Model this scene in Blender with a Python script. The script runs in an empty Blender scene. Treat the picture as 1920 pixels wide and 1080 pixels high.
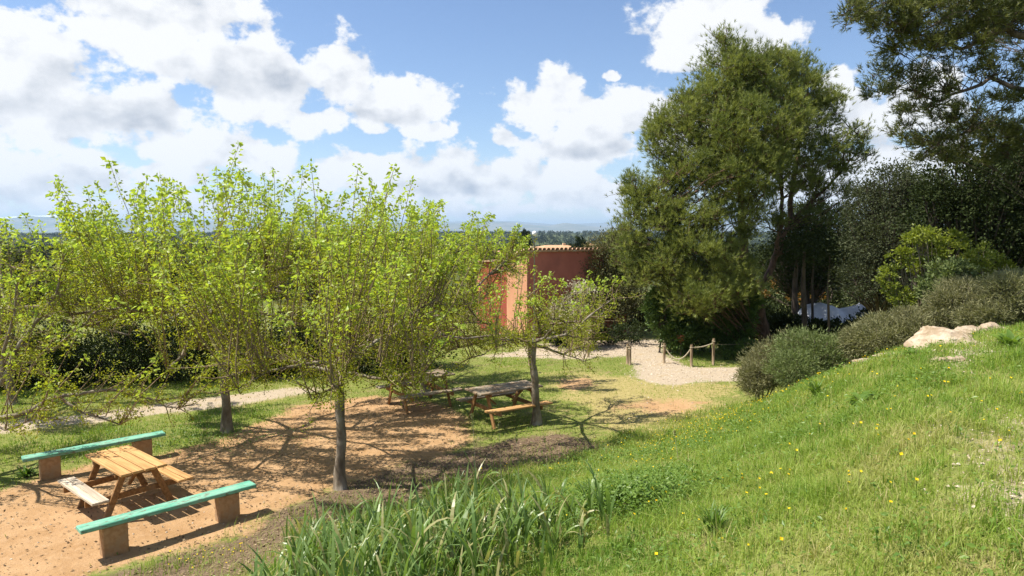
import bpy, math, random
import numpy as np
from mathutils import Vector, Matrix

# ------------------------------------------------------------------ camera
scene = bpy.context.scene
COL = scene.collection
CAM_Z = 4.2
F_PX = 1280.0
PITCH = math.atan(105.0 / 1280.0)
cam_d = bpy.data.cameras.new("camera")
cam_d.sensor_width = 36.0
cam_d.lens = 24.0
cam_d.clip_start = 0.05
cam_d.clip_end = 60000.0
cam = bpy.data.objects.new("camera", cam_d)
cam.location = (0, 0, CAM_Z)
cam.rotation_euler = (math.pi / 2 - PITCH, 0, 0)
COL.objects.link(cam)
scene.camera = cam

# ------------------------------------------------------------------ exposure / render settings
vs = scene.view_settings
vs.view_transform = 'Standard'
vs.look = 'None'
vs.exposure = 0.85
vs.gamma = 1.0
vs.use_curve_mapping = False
scene.cycles.use_denoising = True
scene.cycles.denoising_prefilter = 'NONE'
scene.cycles.max_bounces = 8
scene.cycles.diffuse_bounces = 4
scene.cycles.transmission_bounces = 5
scene.cycles.volume_bounces = 0
scene.cycles.sample_clamp_indirect = 8.0

# ------------------------------------------------------------------ sun
SUN_EL = math.radians(59.0)
SHADOW_DIR = (0.998, 0.06)          # where shadows fall on the ground
sd = Vector((SHADOW_DIR[0] * math.cos(SUN_EL), SHADOW_DIR[1] * math.cos(SUN_EL), -math.sin(SUN_EL)))
sun_l = bpy.data.lights.new("sun", 'SUN')
sun_l.energy = 5.0
sun_l.angle = math.radians(0.53)
sun_l.color = (1.0, 0.94, 0.83)
sun = bpy.data.objects.new("sun", sun_l)
sun.rotation_euler = sd.to_track_quat('-Z', 'Y').to_euler()
sun.location = (-30, 0, 50)
COL.objects.link(sun)


def pix_dir(u, v):
    xc, yc = (u - 960.0) / F_PX, (540.0 - v) / F_PX
    cp, sp = math.cos(PITCH), math.sin(PITCH)
    return Vector((xc, cp + yc * sp, -sp + yc * cp))


# ------------------------------------------------------------------ world: sky with cumulus clouds
world = bpy.data.worlds.new("World")
scene.world = world
world.use_nodes = True
wt = world.node_tree
wt.nodes.clear()


def N(tree, typ, **kw):
    n = tree.nodes.new(typ)
    for k, v in kw.items():
        setattr(n, k, v)
    return n


def setin(tree, sock, v):
    if isinstance(v, bpy.types.NodeSocket):
        tree.links.new(v, sock)
    else:
        sock.default_value = v


def M(tree, op, a, b=None, c=None, clamp=False):
    n = N(tree, 'ShaderNodeMath', operation=op)
    n.use_clamp = clamp
    setin(tree, n.inputs[0], a)
    if b is not None:
        setin(tree, n.inputs[1], b)
    if c is not None:
        setin(tree, n.inputs[2], c)
    return n.outputs[0]


def VM(tree, op, a, b=None, out=0):
    n = N(tree, 'ShaderNodeVectorMath', operation=op)
    setin(tree, n.inputs[0], a)
    if b is not None:
        setin(tree, n.inputs[1], b)
    return n.outputs['Value'] if op in ('LENGTH', 'DOT_PRODUCT', 'DISTANCE') else n.outputs[0]


def SS(tree, v, lo, hi, a=0.0, b=1.0):
    n = N(tree, 'ShaderNodeMapRange', interpolation_type='SMOOTHSTEP')
    setin(tree, n.inputs[0], v)
    n.inputs[1].default_value, n.inputs[2].default_value = lo, hi
    n.inputs[3].default_value, n.inputs[4].default_value = a, b
    return n.outputs[0]


def NOISE(tree, vec, scale, detail=4.0, rough=0.55, lac=2.0, color=False, dist=0.0):
    n = N(tree, 'ShaderNodeTexNoise')
    setin(tree, n.inputs['Vector'], vec)
    n.inputs['Scale'].default_value = scale
    n.inputs['Detail'].default_value = detail
    n.inputs['Roughness'].default_value = rough
    n.inputs['Lacunarity'].default_value = lac
    n.inputs['Distortion'].default_value = dist
    return n.outputs['Color'] if color else n.outputs['Fac']


def MIX(tree, fac, a, b, blend='MIX'):
    n = N(tree, 'ShaderNodeMix', data_type='RGBA', blend_type=blend)
    setin(tree, n.inputs[0], fac)
    setin(tree, n.inputs[6], a if isinstance(a, bpy.types.NodeSocket) else (*a, 1.0))
    setin(tree, n.inputs[7], b if isinstance(b, bpy.types.NodeSocket) else (*b, 1.0))
    return n.outputs[2]


def ae(u, v):
    d = pix_dir(u, v).normalized()
    return math.atan2(d.x, d.y), math.asin(d.z)


sky = N(wt, 'ShaderNodeTexSky', sky_type='NISHITA')
sky.sun_disc = False
sky.sun_elevation = SUN_EL
sky.sun_rotation = math.radians(-90.0)
sky.altitude = 150.0
sky.air_density = 1.0
sky.dust_density = 0.3
sky.ozone_density = 1.4

tc = N(wt, 'ShaderNodeTexCoord')
D = VM(wt, 'NORMALIZE', tc.outputs['Generated'])
sep = N(wt, 'ShaderNodeSeparateXYZ')
wt.links.new(D, sep.inputs[0])
AZ = M(wt, 'ARCTAN2', sep.outputs[0], sep.outputs[1])
EL = M(wt, 'ARCSINE', sep.outputs[2])
comb = N(wt, 'ShaderNodeCombineXYZ')
wt.links.new(AZ, comb.inputs[0])
wt.links.new(EL, comb.inputs[1])
# warp the sky coordinates a little so that cloud outlines wander
w1 = NOISE(wt, D, 7.0, 3.0, 0.55, color=True)
w1 = VM(wt, 'SUBTRACT', w1, (0.5, 0.5, 0.5))
w1 = VM(wt, 'MULTIPLY', w1, (0.075, 0.055, 0.0))
w2 = NOISE(wt, D, 26.0, 3.0, 0.6, color=True)
w2 = VM(wt, 'SUBTRACT', w2, (0.5, 0.5, 0.5))
w2 = VM(wt, 'MULTIPLY', w2, (0.03, 0.024, 0.0))
Q = VM(wt, 'ADD', VM(wt, 'ADD', comb.outputs[0], w1), w2)


def blobs(lst):
    f = None
    for (u, v, ru, rv) in lst:
        a0, e0 = ae(u, v)
        a1, _ = ae(u + ru, v)
        _, e1 = ae(u, v - rv)
        ra, re = abs(a1 - a0), abs(e1 - e0)
        d = VM(wt, 'SUBTRACT', Q, (a0, e0, 0.0))
        d = VM(wt, 'MULTIPLY', d, (1 / ra, 1 / re, 0.0))
        q = M(wt, 'SUBTRACT', 1.0, VM(wt, 'LENGTH', d))
        if f is None:
            f = q
        else:
            n = N(wt, 'ShaderNodeMath', operation='SMOOTH_MAX')
            wt.links.new(f, n.inputs[0])
            wt.links.new(q, n.inputs[1])
            n.inputs[2].default_value = 0.16
            f = n.outputs[0]
    return f


CLOUDS = [(320, 30, 230, 105), (440, 110, 125, 95), (230, 60, 120, 70),
          (70, 120, 210, 95), (60, 200, 190, 80), (260, 205, 150, 60),
          (500, 185, 110, 55), (640, 150, 100, 62), (735, 185, 110, 48), (800, 195, 42, 34), (600, 220, 90, 30),
          (90, 340, 235, 62), (390, 278, 175, 54), (490, 300, 70, 32), (230, 392, 260, 26), (330, 330, 110, 24),
          (690, 318, 140, 46), (900, 330, 225, 56), (1090, 362, 150, 40), (840, 395, 260, 22),
          (1030, 185, 80, 60), (1150, 225, 135, 75), (1100, 275, 150, 48), (1260, 240, 110, 60),
          (1340, 50, 150, 95), (1430, 70, 85, 55), (1290, 110, 80, 40),
          (1600, 225, 130, 60), (1700, 200, 90, 70), (1640, 330, 300, 60), (1580, 140, 40, 36),
          (800, 240, 48, 20), (940, 256, 40, 22), (1150, 156, 32, 15), (705, 232, 34, 18)]
FB = blobs(CLOUDS)
# the same kind of cloud field goes on outside the frame
gen = NOISE(wt, VM(wt, 'MULTIPLY', D, (1.0, 1.0, 1.9)), 2.6, 4.0, 0.5)
gen = M(wt, 'MULTIPLY_ADD', gen, 5.0, -2.75)
out_az = SS(wt, M(wt, 'ABSOLUTE', AZ), 0.62, 0.80)
out_el = SS(wt, EL, 0.36, 0.48)
outw = M(wt, 'MAXIMUM', out_az, out_el)
fmix = N(wt, 'ShaderNodeMix', data_type='FLOAT')
wt.links.new(outw, fmix.inputs[0])
wt.links.new(FB, fmix.inputs[2])
wt.links.new(gen, fmix.inputs[3])
FLD = fmix.outputs[0]
det = NOISE(wt, VM(wt, 'MULTIPLY', D, (1.0, 1.0, 1.35)), 15.0, 9.0, 0.60)
dens = M(wt, 'ADD', FLD, M(wt, 'MULTIPLY_ADD', det, 2.9, -1.42))
MASK = SS(wt, dens, -0.02, 0.30)
# sunlit relief of the clouds: compare the billows with the ones a step towards the sun
sunv = (-sd).normalized()
Dsh = VM(wt, 'ADD', D, (sunv.x * 0.020, 0.0, 0.022))
det2 = NOISE(wt, VM(wt, 'MULTIPLY', Dsh, (1.0, 1.0, 1.35)), 15.0, 5.0, 0.52)
det3 = NOISE(wt, VM(wt, 'MULTIPLY', D, (1.0, 1.0, 1.35)), 15.0, 5.0, 0.52)
rel = M(wt, 'SUBTRACT', det3, det2)
GREY = [(450, 125, 120, 60), (520, 150, 60, 40), (190, 200, 160, 45), (280, 228, 80, 30),
        (720, 212, 70, 20), (860, 345, 160, 22), (1130, 278, 100, 22), (1380, 108, 70, 20), (1620, 270, 100, 25)]
FG = blobs(GREY)
thick = SS(wt, M(wt, 'ADD', FG, M(wt, 'MULTIPLY_ADD', det3, 1.2, -0.6)), -0.15, 0.75)
thick_out = SS(wt, gen, 0.25, 1.1)
tm = N(wt, 'ShaderNodeMix', data_type='FLOAT')
wt.links.new(outw, tm.inputs[0])
wt.links.new(thick, tm.inputs[2])
wt.links.new(thick_out, tm.inputs[3])
shade = M(wt, 'ADD', M(wt, 'MULTIPLY', tm.outputs[0], 0.66), M(wt, 'MULTIPLY', rel, -2.6))
shade = M(wt, 'MAXIMUM', M(wt, 'MINIMUM', shade, 1.0), -0.12)
bright = MIX(wt, M(wt, 'MAXIMUM', shade, 0.0), (0.565, 0.570, 0.580), (0.29, 0.315, 0.36))
# below the horizon only a dull ground tone is left for the light that comes from there
hz = SS(wt, EL, -0.02, 0.0)
skyc = VM(wt, 'MULTIPLY', sky.outputs[0], (0.077, 0.080, 0.088))
# thin bright veil low over the horizon
veil = SS(wt, EL, 0.0, 0.15, 0.30, 0.0)
skyc = MIX(wt, veil, skyc, (0.42, 0.51, 0.60))
skyc = MIX(wt, MASK, skyc, bright)
skyc = MIX(wt, hz, (0.12, 0.14, 0.11), skyc)
bg = N(wt, 'ShaderNodeBackground')
wt.links.new(skyc, bg.inputs[0])
bg.inputs[1].default_value = 1.0
wo = N(wt, 'ShaderNodeOutputWorld')
wt.links.new(bg.outputs[0], wo.inputs[0])

# ------------------------------------------------------------------ helpers
rng = np.random.default_rng(11)


def P(u, v, Y):
    d = pix_dir(u, v)
    return Vector((0, 0, CAM_Z)) + d * (Y / d.y)


def G(u, v, z=0.0):
    d = pix_dir(u, v)
    return Vector((0, 0, CAM_Z)) + d * ((z - CAM_Z) / d.z)


def hash2(ix, iy, seed):
    h = (ix.astype(np.int64) * 374761393 + iy.astype(np.int64) * 668265263 + seed * 1442695041) & 0xffffffff
    h = ((h ^ (h >> 13)) * 1274126177) & 0xffffffff
    h = h ^ (h >> 16)
    return (h & 0xffff) / 65535.0


def vnoise(x, y, seed=0):
    ix, iy = np.floor(x), np.floor(y)
    fx, fy = x - ix, y - iy
    fx, fy = fx * fx * (3 - 2 * fx), fy * fy * (3 - 2 * fy)
    a, b = hash2(ix, iy, seed), hash2(ix + 1, iy, seed)
    c, d = hash2(ix, iy + 1, seed), hash2(ix + 1, iy + 1, seed)
    return (a * (1 - fx) + b * fx) * (1 - fy) + (c * (1 - fx) + d * fx) * fy


def fbm(x, y, seed=0, octv=4):
    s, amp, tot = 0.0, 1.0, 0.0
    for o in range(octv):
        s = s + amp * vnoise(x * 2 ** o, y * 2 ** o, seed + o * 17)
        tot += amp
        amp *= 0.5
    return s / tot


def sstep(x, a, b):
    t = np.clip((x - a) / (b - a), 0, 1)
    return t * t * (3 - 2 * t)


def seg_dist(x, y, pts, closed=False):
    best = np.full(x.shape, 1e9)
    n = len(pts)
    for i in range(n if closed else n - 1):
        ax, ay = pts[i]
        bx, by = pts[(i + 1) % n]
        dx, dy = bx - ax, by - ay
        t = np.clip(((x - ax) * dx + (y - ay) * dy) / (dx * dx + dy * dy), 0, 1)
        best = np.minimum(best, np.hypot(x - ax - t * dx, y - ay - t * dy))
    return best


def in_poly(x, y, pts):
    ins = np.zeros(x.shape, bool)
    n = len(pts)
    for i in range(n):
        ax, ay = pts[i]
        bx, by = pts[(i + 1) % n]
        if ay == by:
            continue
        cond = ((ay > y) != (by > y)) & (x < (bx - ax) * (y - ay) / (by - ay) + ax)
        ins ^= cond
    return ins


def poly_mask(x, y, pts, w):
    d = seg_dist(x, y, pts, True)
    s = np.where(in_poly(x, y, pts), -d, d)
    return np.clip(0.5 - s / (2 * w), 0, 1)


# bank on which the camera stands: the toe runs diagonally across the view
TOE = [(-16, -9), (-9, 1.0), (-5.4, 6.4), (-3.5, 9.3), (-0.9, 11.5), (1.4, 12.7), (2.9, 14.0), (4.6, 15.5), (6.5, 16.5), (10, 18.0), (17, 20.5), (40, 27)]
TOE_POLY = TOE + [(60, -40), (-30, -40)]


def bank_d(x, y):
    d = seg_dist(x, y, TOE)
    return np.where(in_poly(x, y, TOE_POLY), d, -d)


def H(x, y):
    x, y = np.asarray(x, float), np.asarray(y, float)
    d = bank_d(x, y)
    wbank = 8.9 - 3.3 * sstep(x, 1.5, 5.5)
    t = np.clip(d / wbank, 0, 1)
    z = 2.6 * (0.40 * t * t * (3 - 2 * t) + 0.60 * t)
    z = z + 0.018 * np.clip(d - wbank, 0, 30)
    near = 1 - sstep(np.hypot(x, y), 60, 120)
    z = z + near * (0.16 * (fbm(x * 0.5, y * 0.5, 3) - 0.5) * sstep(d, 0.5, 3) + 0.05 * (fbm(x * 1.1, y * 1.1, 5) - 0.5)
                    + 0.03 * (fbm(x * 4, y * 4, 9, 3) - 0.5))
    r = y
    fall = -6.5 * sstep(r, 33, 170) - 15.0 * sstep(r, 180, 800) + 19.0 * sstep(r, 1000, 2300)
    side = -5.0 * sstep(-x, 24, 90)
    far = sstep(r, 200, 900)
    z = z + (fall + side * (1 - sstep(r, 60, 300))) + far * 7.0 * (fbm(x * 0.004, y * 0.004, 21, 3) - 0.5)
    return z


def Hs(x, y):
    return float(H(np.array([x]), np.array([y]))[0])


def link(o):
    COL.objects.link(o)
    return o


def tag(o, label=None, cat=None, group=None, kind=None):
    if label:
        o["label"] = label
    if cat:
        o["category"] = cat
    if group:
        o["group"] = group
    if kind:
        o["kind"] = kind
    return o


def empty(name, loc, rz=0.0, **kw):
    o = bpy.data.objects.new(name, None)
    o.empty_display_size = 0.2
    o.location = loc
    o.rotation_euler = (0, 0, rz)
    link(o)
    return tag(o, **kw)


def make_mesh(name, V, polys, mat, smooth=False, attrs=None):
    """V (n,3); polys: list of (m,k) int arrays"""
    V = np.asarray(V, np.float32)
    me = bpy.data.meshes.new(name)
    me.vertices.add(len(V))
    me.vertices.foreach_set('co', V.ravel())
    polys = [np.asarray(p, np.int32) for p in polys if len(p)]
    loops = np.concatenate([p.ravel() for p in polys])
    sizes = np.concatenate([np.full(len(p), p.shape[1], np.int32) for p in polys])
    starts = np.concatenate([[0], np.cumsum(sizes)[:-1]]).astype(np.int32)
    me.loops.add(len(loops))
    me.loops.foreach_set('vertex_index', loops)
    me.polygons.add(len(sizes))
    me.polygons.foreach_set('loop_start', starts)
    me.polygons.foreach_set('loop_total', sizes)
    me.polygons.foreach_set('use_smooth', np.full(len(sizes), smooth, bool))
    me.update(calc_edges=True)
    if attrs:
        for k, a in attrs.items():
            at = me.attributes.new(k, 'FLOAT', 'POINT')
            at.data.foreach_set('value', np.asarray(a, np.float32))
    if mat:
        me.materials.append(mat)
    return me


def add(name, V, polys, mat, parent=None, smooth=False, attrs=None, local=False, **kw):
    V = np.asarray(V, np.float32)
    if parent is not None and not local:
        V = V - np.array(parent.location, np.float32)
    me = make_mesh(name, V, polys, mat, smooth, attrs)
    o = bpy.data.objects.new(name, me)
    link(o)
    if parent is not None:
        o.parent = parent
    return tag(o, **kw)


def inst(name, me, parent, loc=(0, 0, 0), rot=(0, 0, 0), scale=(1, 1, 1), **kw):
    o = bpy.data.objects.new(name, me)
    link(o)
    o.parent = parent
    o.location, o.rotation_euler, o.scale = loc, rot, scale
    return tag(o, **kw)


def box_mesh(name, sx, sy, sz, mat, bevel=0.006, wob=0.0, seed=0):
    """box centred on origin with chamfered edges (24 verts), slightly uneven"""
    import bmesh
    bm = bmesh.new()
    bmesh.ops.create_cube(bm, size=1.0)
    for v in bm.verts:
        v.co = Vector((v.co.x * sx, v.co.y * sy, v.co.z * sz))
    if wob:
        r = random.Random(seed)
        for v in bm.verts:
            v.co += Vector((r.uniform(-wob, wob), r.uniform(-wob, wob), r.uniform(-wob, wob)))
    if bevel:
        bmesh.ops.bevel(bm, geom=list(bm.edges), offset=bevel, segments=1, affect='EDGES')
    me = bpy.data.meshes.new(name)
    bm.to_mesh(me)
    bm.free()
    me.materials.append(mat)
    return me


class Tubes:
    def __init__(self):
        self.V, self.Q, self.T, self.n = [], [], [], 0

    def add(self, pts, rad, sides=6, cap=True):
        pts = np.asarray(pts, float)
        k = len(pts)
        rad = np.broadcast_to(np.asarray(rad, float), (k,))
        tan = np.gradient(pts, axis=0)
        tan /= np.linalg.norm(tan, axis=1, keepdims=True) + 1e-9
        ref = np.array([0.0, 0.0, 1.0]) if abs(tan[0][2]) < 0.8 else np.array([1.0, 0.0, 0.0])
        u = np.cross(tan, ref)
        u /= np.linalg.norm(u, axis=1, keepdims=True) + 1e-9
        w = np.cross(tan, u)
        ang = np.arange(sides) * 2 * math.pi / sides
        ring = pts[:, None, :] + rad[:, None, None] * (np.cos(ang)[None, :, None] * u[:, None, :] + np.sin(ang)[None, :, None] * w[:, None, :])
        self.V.append(ring.reshape(-1, 3))
        b = self.n
        i = np.arange(k - 1)[:, None] * sides
        j = np.arange(sides)[None, :]
        j2 = (j + 1) % sides
        q = np.stack([i + j, i + sides + j, i + sides + j2, i + j2], -1).reshape(-1, 4) + b
        self.Q.append(q)
        self.n += k * sides
        if cap:
            e = b + (k - 1) * sides
            self.T.append(np.array([[e, e + a, e + a + 1] for a in range(1, sides - 1)]))
            self.T.append(np.array([[b, b + a + 1, b + a] for a in range(1, sides - 1)]))

    def build(self, name, mat, parent=None, **kw):
        polys = [np.concatenate(self.Q)]
        if self.T:
            polys.append(np.concatenate(self.T))
        return add(name, np.concatenate(self.V), polys, mat, parent, smooth=True, **kw)


def unit(a):
    return a / (np.linalg.norm(a, axis=-1, keepdims=True) + 1e-9)


LEAF5 = (np.array([(0, 0, 0), (0.30, 0.38, 0.07), (-0.30, 0.38, 0.07), (0, 0.45, -0.03), (0, 1, -0.10)], float),
         np.array([(0, 1, 3), (0, 3, 2), (3, 1, 4), (2, 3, 4)]))
LEAF4 = (np.array([(0, 0, 0), (0.26, 0.45, 0.06), (-0.26, 0.45, 0.06), (0, 1, -0.05)], float),
         np.array([(0, 1, 3), (0, 3, 2)]))
SPIKE = (np.array([(-0.07, 0, 0), (0.07, 0, 0), (0, 1, 0)], float), np.array([(0, 1, 2)]))


def leaf_arrays(pos, dirs, size, tmpl=LEAF5, tint=None, rg=rng, nrm=None):
    TV, TF = tmpl
    n = len(pos)
    d = unit(dirs)
    r = rg.normal(size=(n, 3)) if nrm is None else nrm
    s = unit(np.cross(d, r))
    w = np.cross(s, d)
    size = np.broadcast_to(np.asarray(size, float), (n,))
    V = pos[:, None, :] + size[:, None, None] * (TV[None, :, 0:1] * s[:, None, :] + TV[None, :, 1:2] * d[:, None, :] + TV[None, :, 2:3] * w[:, None, :])
    Fc = (TF[None] + (np.arange(n) * len(TV))[:, None, None]).reshape(-1, 3)
    if tint is None:
        tint = rg.random(n)
    return V.reshape(-1, 3), Fc, np.repeat(tint, len(TV))


# ------------------------------------------------------------------ materials
def new_mat(name):
    m = bpy.data.materials.new(name)
    m.use_nodes = True
    m.node_tree.nodes.clear()
    return m, m.node_tree


def finish(t, bsdf):
    o = N(t, 'ShaderNodeOutputMaterial')
    t.links.new(bsdf, o.inputs[0])


def principled(t, col, rough=0.8, spec=0.3, normal=None):
    b = N(t, 'ShaderNodeBsdfPrincipled')
    setin(t, b.inputs['Base Color'], col if isinstance(col, bpy.types.NodeSocket) else (*col, 1))
    setin(t, b.inputs['Roughness'], rough)
    b.inputs['Specular IOR Level'].default_value = spec
    if normal is not None:
        t.links.new(normal, b.inputs['Normal'])
    return b.outputs[0]


def bump(t, h, strength=0.4, dist=0.02):
    b = N(t, 'ShaderNodeBump')
    b.inputs['Strength'].default_value = strength
    b.inputs['Distance'].default_value = dist
    t.links.new(h, b.inputs['Height'])
    return b.outputs[0]


def leaf_mat(name, c1, c2, trans=0.35, tcol=None, rough=0.5, spec=0.25, c3=None):
    m, t = new_mat(name)
    at = N(t, 'ShaderNodeAttribute', attribute_name='tint')
    if c3 is None:
        col = MIX(t, at.outputs['Fac'], c1, c2)
    else:
        lo = M(t, 'MULTIPLY', at.outputs['Fac'], 2.0, clamp=True)
        hi = M(t, 'MULTIPLY_ADD', at.outputs['Fac'], 2.0, -1.0, clamp=True)
        col = MIX(t, hi, MIX(t, lo, c1, c2), c3)
    p = principled(t, col, rough, spec)
    tr = N(t, 'ShaderNodeBsdfTranslucent')
    t.links.new(MIX(t, 1.0, col, tcol or (1.25, 1.3, 0.7), 'MULTIPLY'), tr.inputs[0])
    mx = N(t, 'ShaderNodeMixShader')
    mx.inputs[0].default_value = trans
    t.links.new(p, mx.inputs[1])
    t.links.new(tr.outputs[0], mx.inputs[2])
    finish(t, mx.outputs[0])
    return m


def noise_mat(name, c1, c2, scale=6, stretch=(1, 1, 1), rough=0.85, bstr=0.5, bdist=0.02, detail=6, lo=0.35, hi=0.65, spec=0.2, c3=None, s3=1.3):
    m, t = new_mat(name)
    tcn = N(t, 'ShaderNodeTexCoord')
    v = VM(t, 'MULTIPLY', tcn.outputs['Object'], stretch)
    n = NOISE(t, v, scale, detail, 0.6)
    col = MIX(t, SS(t, n, lo, hi), c1, c2)
    if c3:
        n3 = NOISE(t, tcn.outputs['Object'], s3, 4, 0.6)
        col = MIX(t, SS(t, n3, 0.48, 0.68), col, c3)
    finish(t, principled(t, col, rough, spec, bump(t, n, bstr, bdist)))
    return m


MAT = {}
MAT['mulberry'] = leaf_mat('mulberry_leaf', (0.235, 0.220, 0.026), (0.300, 0.330, 0.035), 0.50, (1.35, 1.35, 0.6), 0.42, 0.35, c3=(0.360, 0.470, 0.085))
MAT['pine'] = leaf_mat('pine_needles', (0.112, 0.148, 0.036), (0.290, 0.318, 0.078), 0.33, (1.2, 1.2, 0.7), 0.5, 0.3)
MAT['pine_dark'] = leaf_mat('pine_needles_dark', (0.055, 0.076, 0.026), (0.160, 0.172, 0.044), 0.25, (1.2, 1.2, 0.7), 0.5, 0.3)
MAT['oak'] = leaf_mat('evergreen_oak_leaf', (0.022, 0.034, 0.012), (0.055, 0.070, 0.026), 0.12, None, 0.75, 0.04)
MAT['oak_warm'] = leaf_mat('evergreen_oak_leaf_warm', (0.075, 0.080, 0.030), (0.165, 0.160, 0.070), 0.18, None, 0.6, 0.2)
MAT['olive'] = leaf_mat('grey_green_leaf', (0.055, 0.068, 0.034), (0.105, 0.118, 0.066), 0.2, None, 0.75, 0.05)
MAT['hedge'] = leaf_mat('laurel_hedge_leaf', (0.018, 0.030, 0.010), (0.050, 0.070, 0.020), 0.15, None, 0.5, 0.2)
MAT['thuja'] = leaf_mat('cypress_leaf', (0.045, 0.085, 0.020), (0.110, 0.170, 0.036), 0.25, None, 0.5, 0.3)
MAT['broom'] = leaf_mat('heath_leaf', (0.150, 0.155, 0.075), (0.270, 0.260, 0.130), 0.25, None, 0.6, 0.2)
MAT['broom_brown'] = leaf_mat('heath_leaf_brown', (0.145, 0.145, 0.074), (0.250, 0.240, 0.120), 0.25, None, 0.6, 0.2)
MAT['broom_green'] = leaf_mat('heath_leaf_green', (0.105, 0.145, 0.050), (0.195, 0.230, 0.085), 0.25, None, 0.6, 0.2)
MAT['lime'] = leaf_mat('bright_shrub_leaf', (0.110, 0.150, 0.020), (0.260, 0.290, 0.034), 0.35, None, 0.4, 0.4)
MAT['blossom'] = leaf_mat('blossom_petals', (0.42, 0.36, 0.24), (0.66, 0.62, 0.50), 0.3, (1, 1, 0.9), 0.7, 0.1)
MAT['russet'] = leaf_mat('russet_leaf', (0.16, 0.07, 0.015), (0.36, 0.19, 0.03), 0.35, None, 0.5, 0.3)
MAT['grass'] = leaf_mat('grass_blade', (0.140, 0.250, 0.032), (0.290, 0.380, 0.066), 0.42, (1.2, 1.25, 0.6), 0.5, 0.3, c3=(0.460, 0.400, 0.190))
MAT['tallgrass'] = leaf_mat('tall_grass_blade', (0.105, 0.185, 0.042), (0.190, 0.275, 0.078), 0.36, (1.2, 1.25, 0.6), 0.38, 0.45, c3=(0.34, 0.31, 0.14))
MAT['weed'] = leaf_mat('weed_leaf', (0.090, 0.170, 0.026), (0.185, 0.275, 0.048), 0.36, (1.2, 1.25, 0.6), 0.45, 0.35)
MAT['flower'] = leaf_mat('yellow_petals', (0.75, 0.48, 0.012), (0.85, 0.68, 0.03), 0.3, (1.0, 0.9, 0.4), 0.6, 0.1)
MAT['litter'] = leaf_mat('leaf_litter', (0.115, 0.070, 0.038), (0.360, 0.270, 0.170), 0.05, (1, 1, 1), 0.8, 0.1)
MAT['forest'] = leaf_mat('far_forest_leaf', (0.030, 0.042, 0.018), (0.055, 0.068, 0.028), 0.05, None, 0.7, 0.1)
MAT['bark'] = noise_mat('mulberry_bark', (0.115, 0.088, 0.062), (0.250, 0.205, 0.155), 9, (1, 1, 0.35), 0.9, 0.7, 0.02, c3=(0.30, 0.265, 0.22), s3=3.0)
MAT['twig'] = noise_mat('mulberry_twig', (0.150, 0.105, 0.062), (0.270, 0.200, 0.125), 8, (1, 1, 1), 0.8, 0.2)
MAT['pine_bark'] = noise_mat('pine_bark', (0.075, 0.048, 0.034), (0.190, 0.115, 0.078), 7, (1, 1, 0.3), 0.95, 0.9, 0.03)
MAT['dark_bark'] = noise_mat('dark_bark', (0.055, 0.042, 0.034), (0.120, 0.095, 0.075), 7, (1, 1, 0.3), 0.95, 0.8, 0.03)
MAT['shrub_stem'] = noise_mat('shrub_stem', (0.125, 0.095, 0.070), (0.230, 0.190, 0.145), 8, (1, 1, 0.4), 0.9, 0.4)


def wood_mat(name, c1, c2, c3, axis=0, w3=0.5):
    m, t = new_mat(name)
    tcn = N(t, 'ShaderNodeTexCoord')
    oi = N(t, 'ShaderNodeObjectInfo')
    st = [26, 26, 26]
    st[axis] = 1.3
    off = VM(t, 'ADD', tcn.outputs['Object'], oi.outputs['Location'])
    rv = N(t, 'ShaderNodeCombineXYZ')
    t.links.new(M(t, 'MULTIPLY', oi.outputs['Random'], 37.0), rv.inputs[0])
    t.links.new(M(t, 'MULTIPLY', oi.outputs['Random'], 11.0), rv.inputs[1])
    v = VM(t, 'MULTIPLY', VM(t, 'ADD', tcn.outputs['Object'], rv.outputs[0]), tuple(st))
    n = NOISE(t, v, 1.0, 6, 0.65)
    n2 = NOISE(t, VM(t, 'ADD', tcn.outputs['Object'], rv.outputs[0]), 3.5, 5, 0.65)
    col = MIX(t, SS(t, n, 0.36, 0.64), c1, c2)
    col = MIX(t, SS(t, n2, 0.62 - 0.22 * w3, 0.82 - 0.22 * w3), col, c3)
    var = M(t, 'MULTIPLY_ADD', oi.outputs['Random'], 0.35, 0.82)
    vc = N(t, 'ShaderNodeCombineXYZ')
    for i in range(3):
        t.links.new(var, vc.inputs[i])
    col = VM(t, 'MULTIPLY', col, vc.outputs[0])
    finish(t, principled(t, col, 0.72, 0.25, bump(t, n, 0.5, 0.004)))
    return m


MAT['wood'] = wood_mat('weathered_pine_wood', (0.34, 0.185, 0.070), (0.50, 0.300, 0.125), (0.40, 0.26, 0.14), w3=0.1)
MAT['wood_grey'] = wood_mat('greyed_wood', (0.36, 0.29, 0.215), (0.55, 0.47, 0.37), (0.44, 0.33, 0.22), w3=0.1)
MAT['wood_leg'] = wood_mat('brown_leg_wood', (0.20, 0.100, 0.038), (0.33, 0.175, 0.070), (0.25, 0.17, 0.10))
MAT['wood_old'] = wood_mat('old_table_wood', (0.20, 0.132, 0.078), (0.34, 0.25, 0.165), (0.28, 0.24, 0.185), w3=1.0)
MAT['post_wood'] = noise_mat('post_wood', (0.19, 0.135, 0.080), (0.33, 0.25, 0.165), 8, (1, 1, 0.25), 0.85, 0.5, 0.01)
MAT['rope'] = noise_mat('rope', (0.30, 0.25, 0.165), (0.46, 0.40, 0.29), 40, (1, 1, 1), 0.9, 0.5, 0.01)


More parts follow.
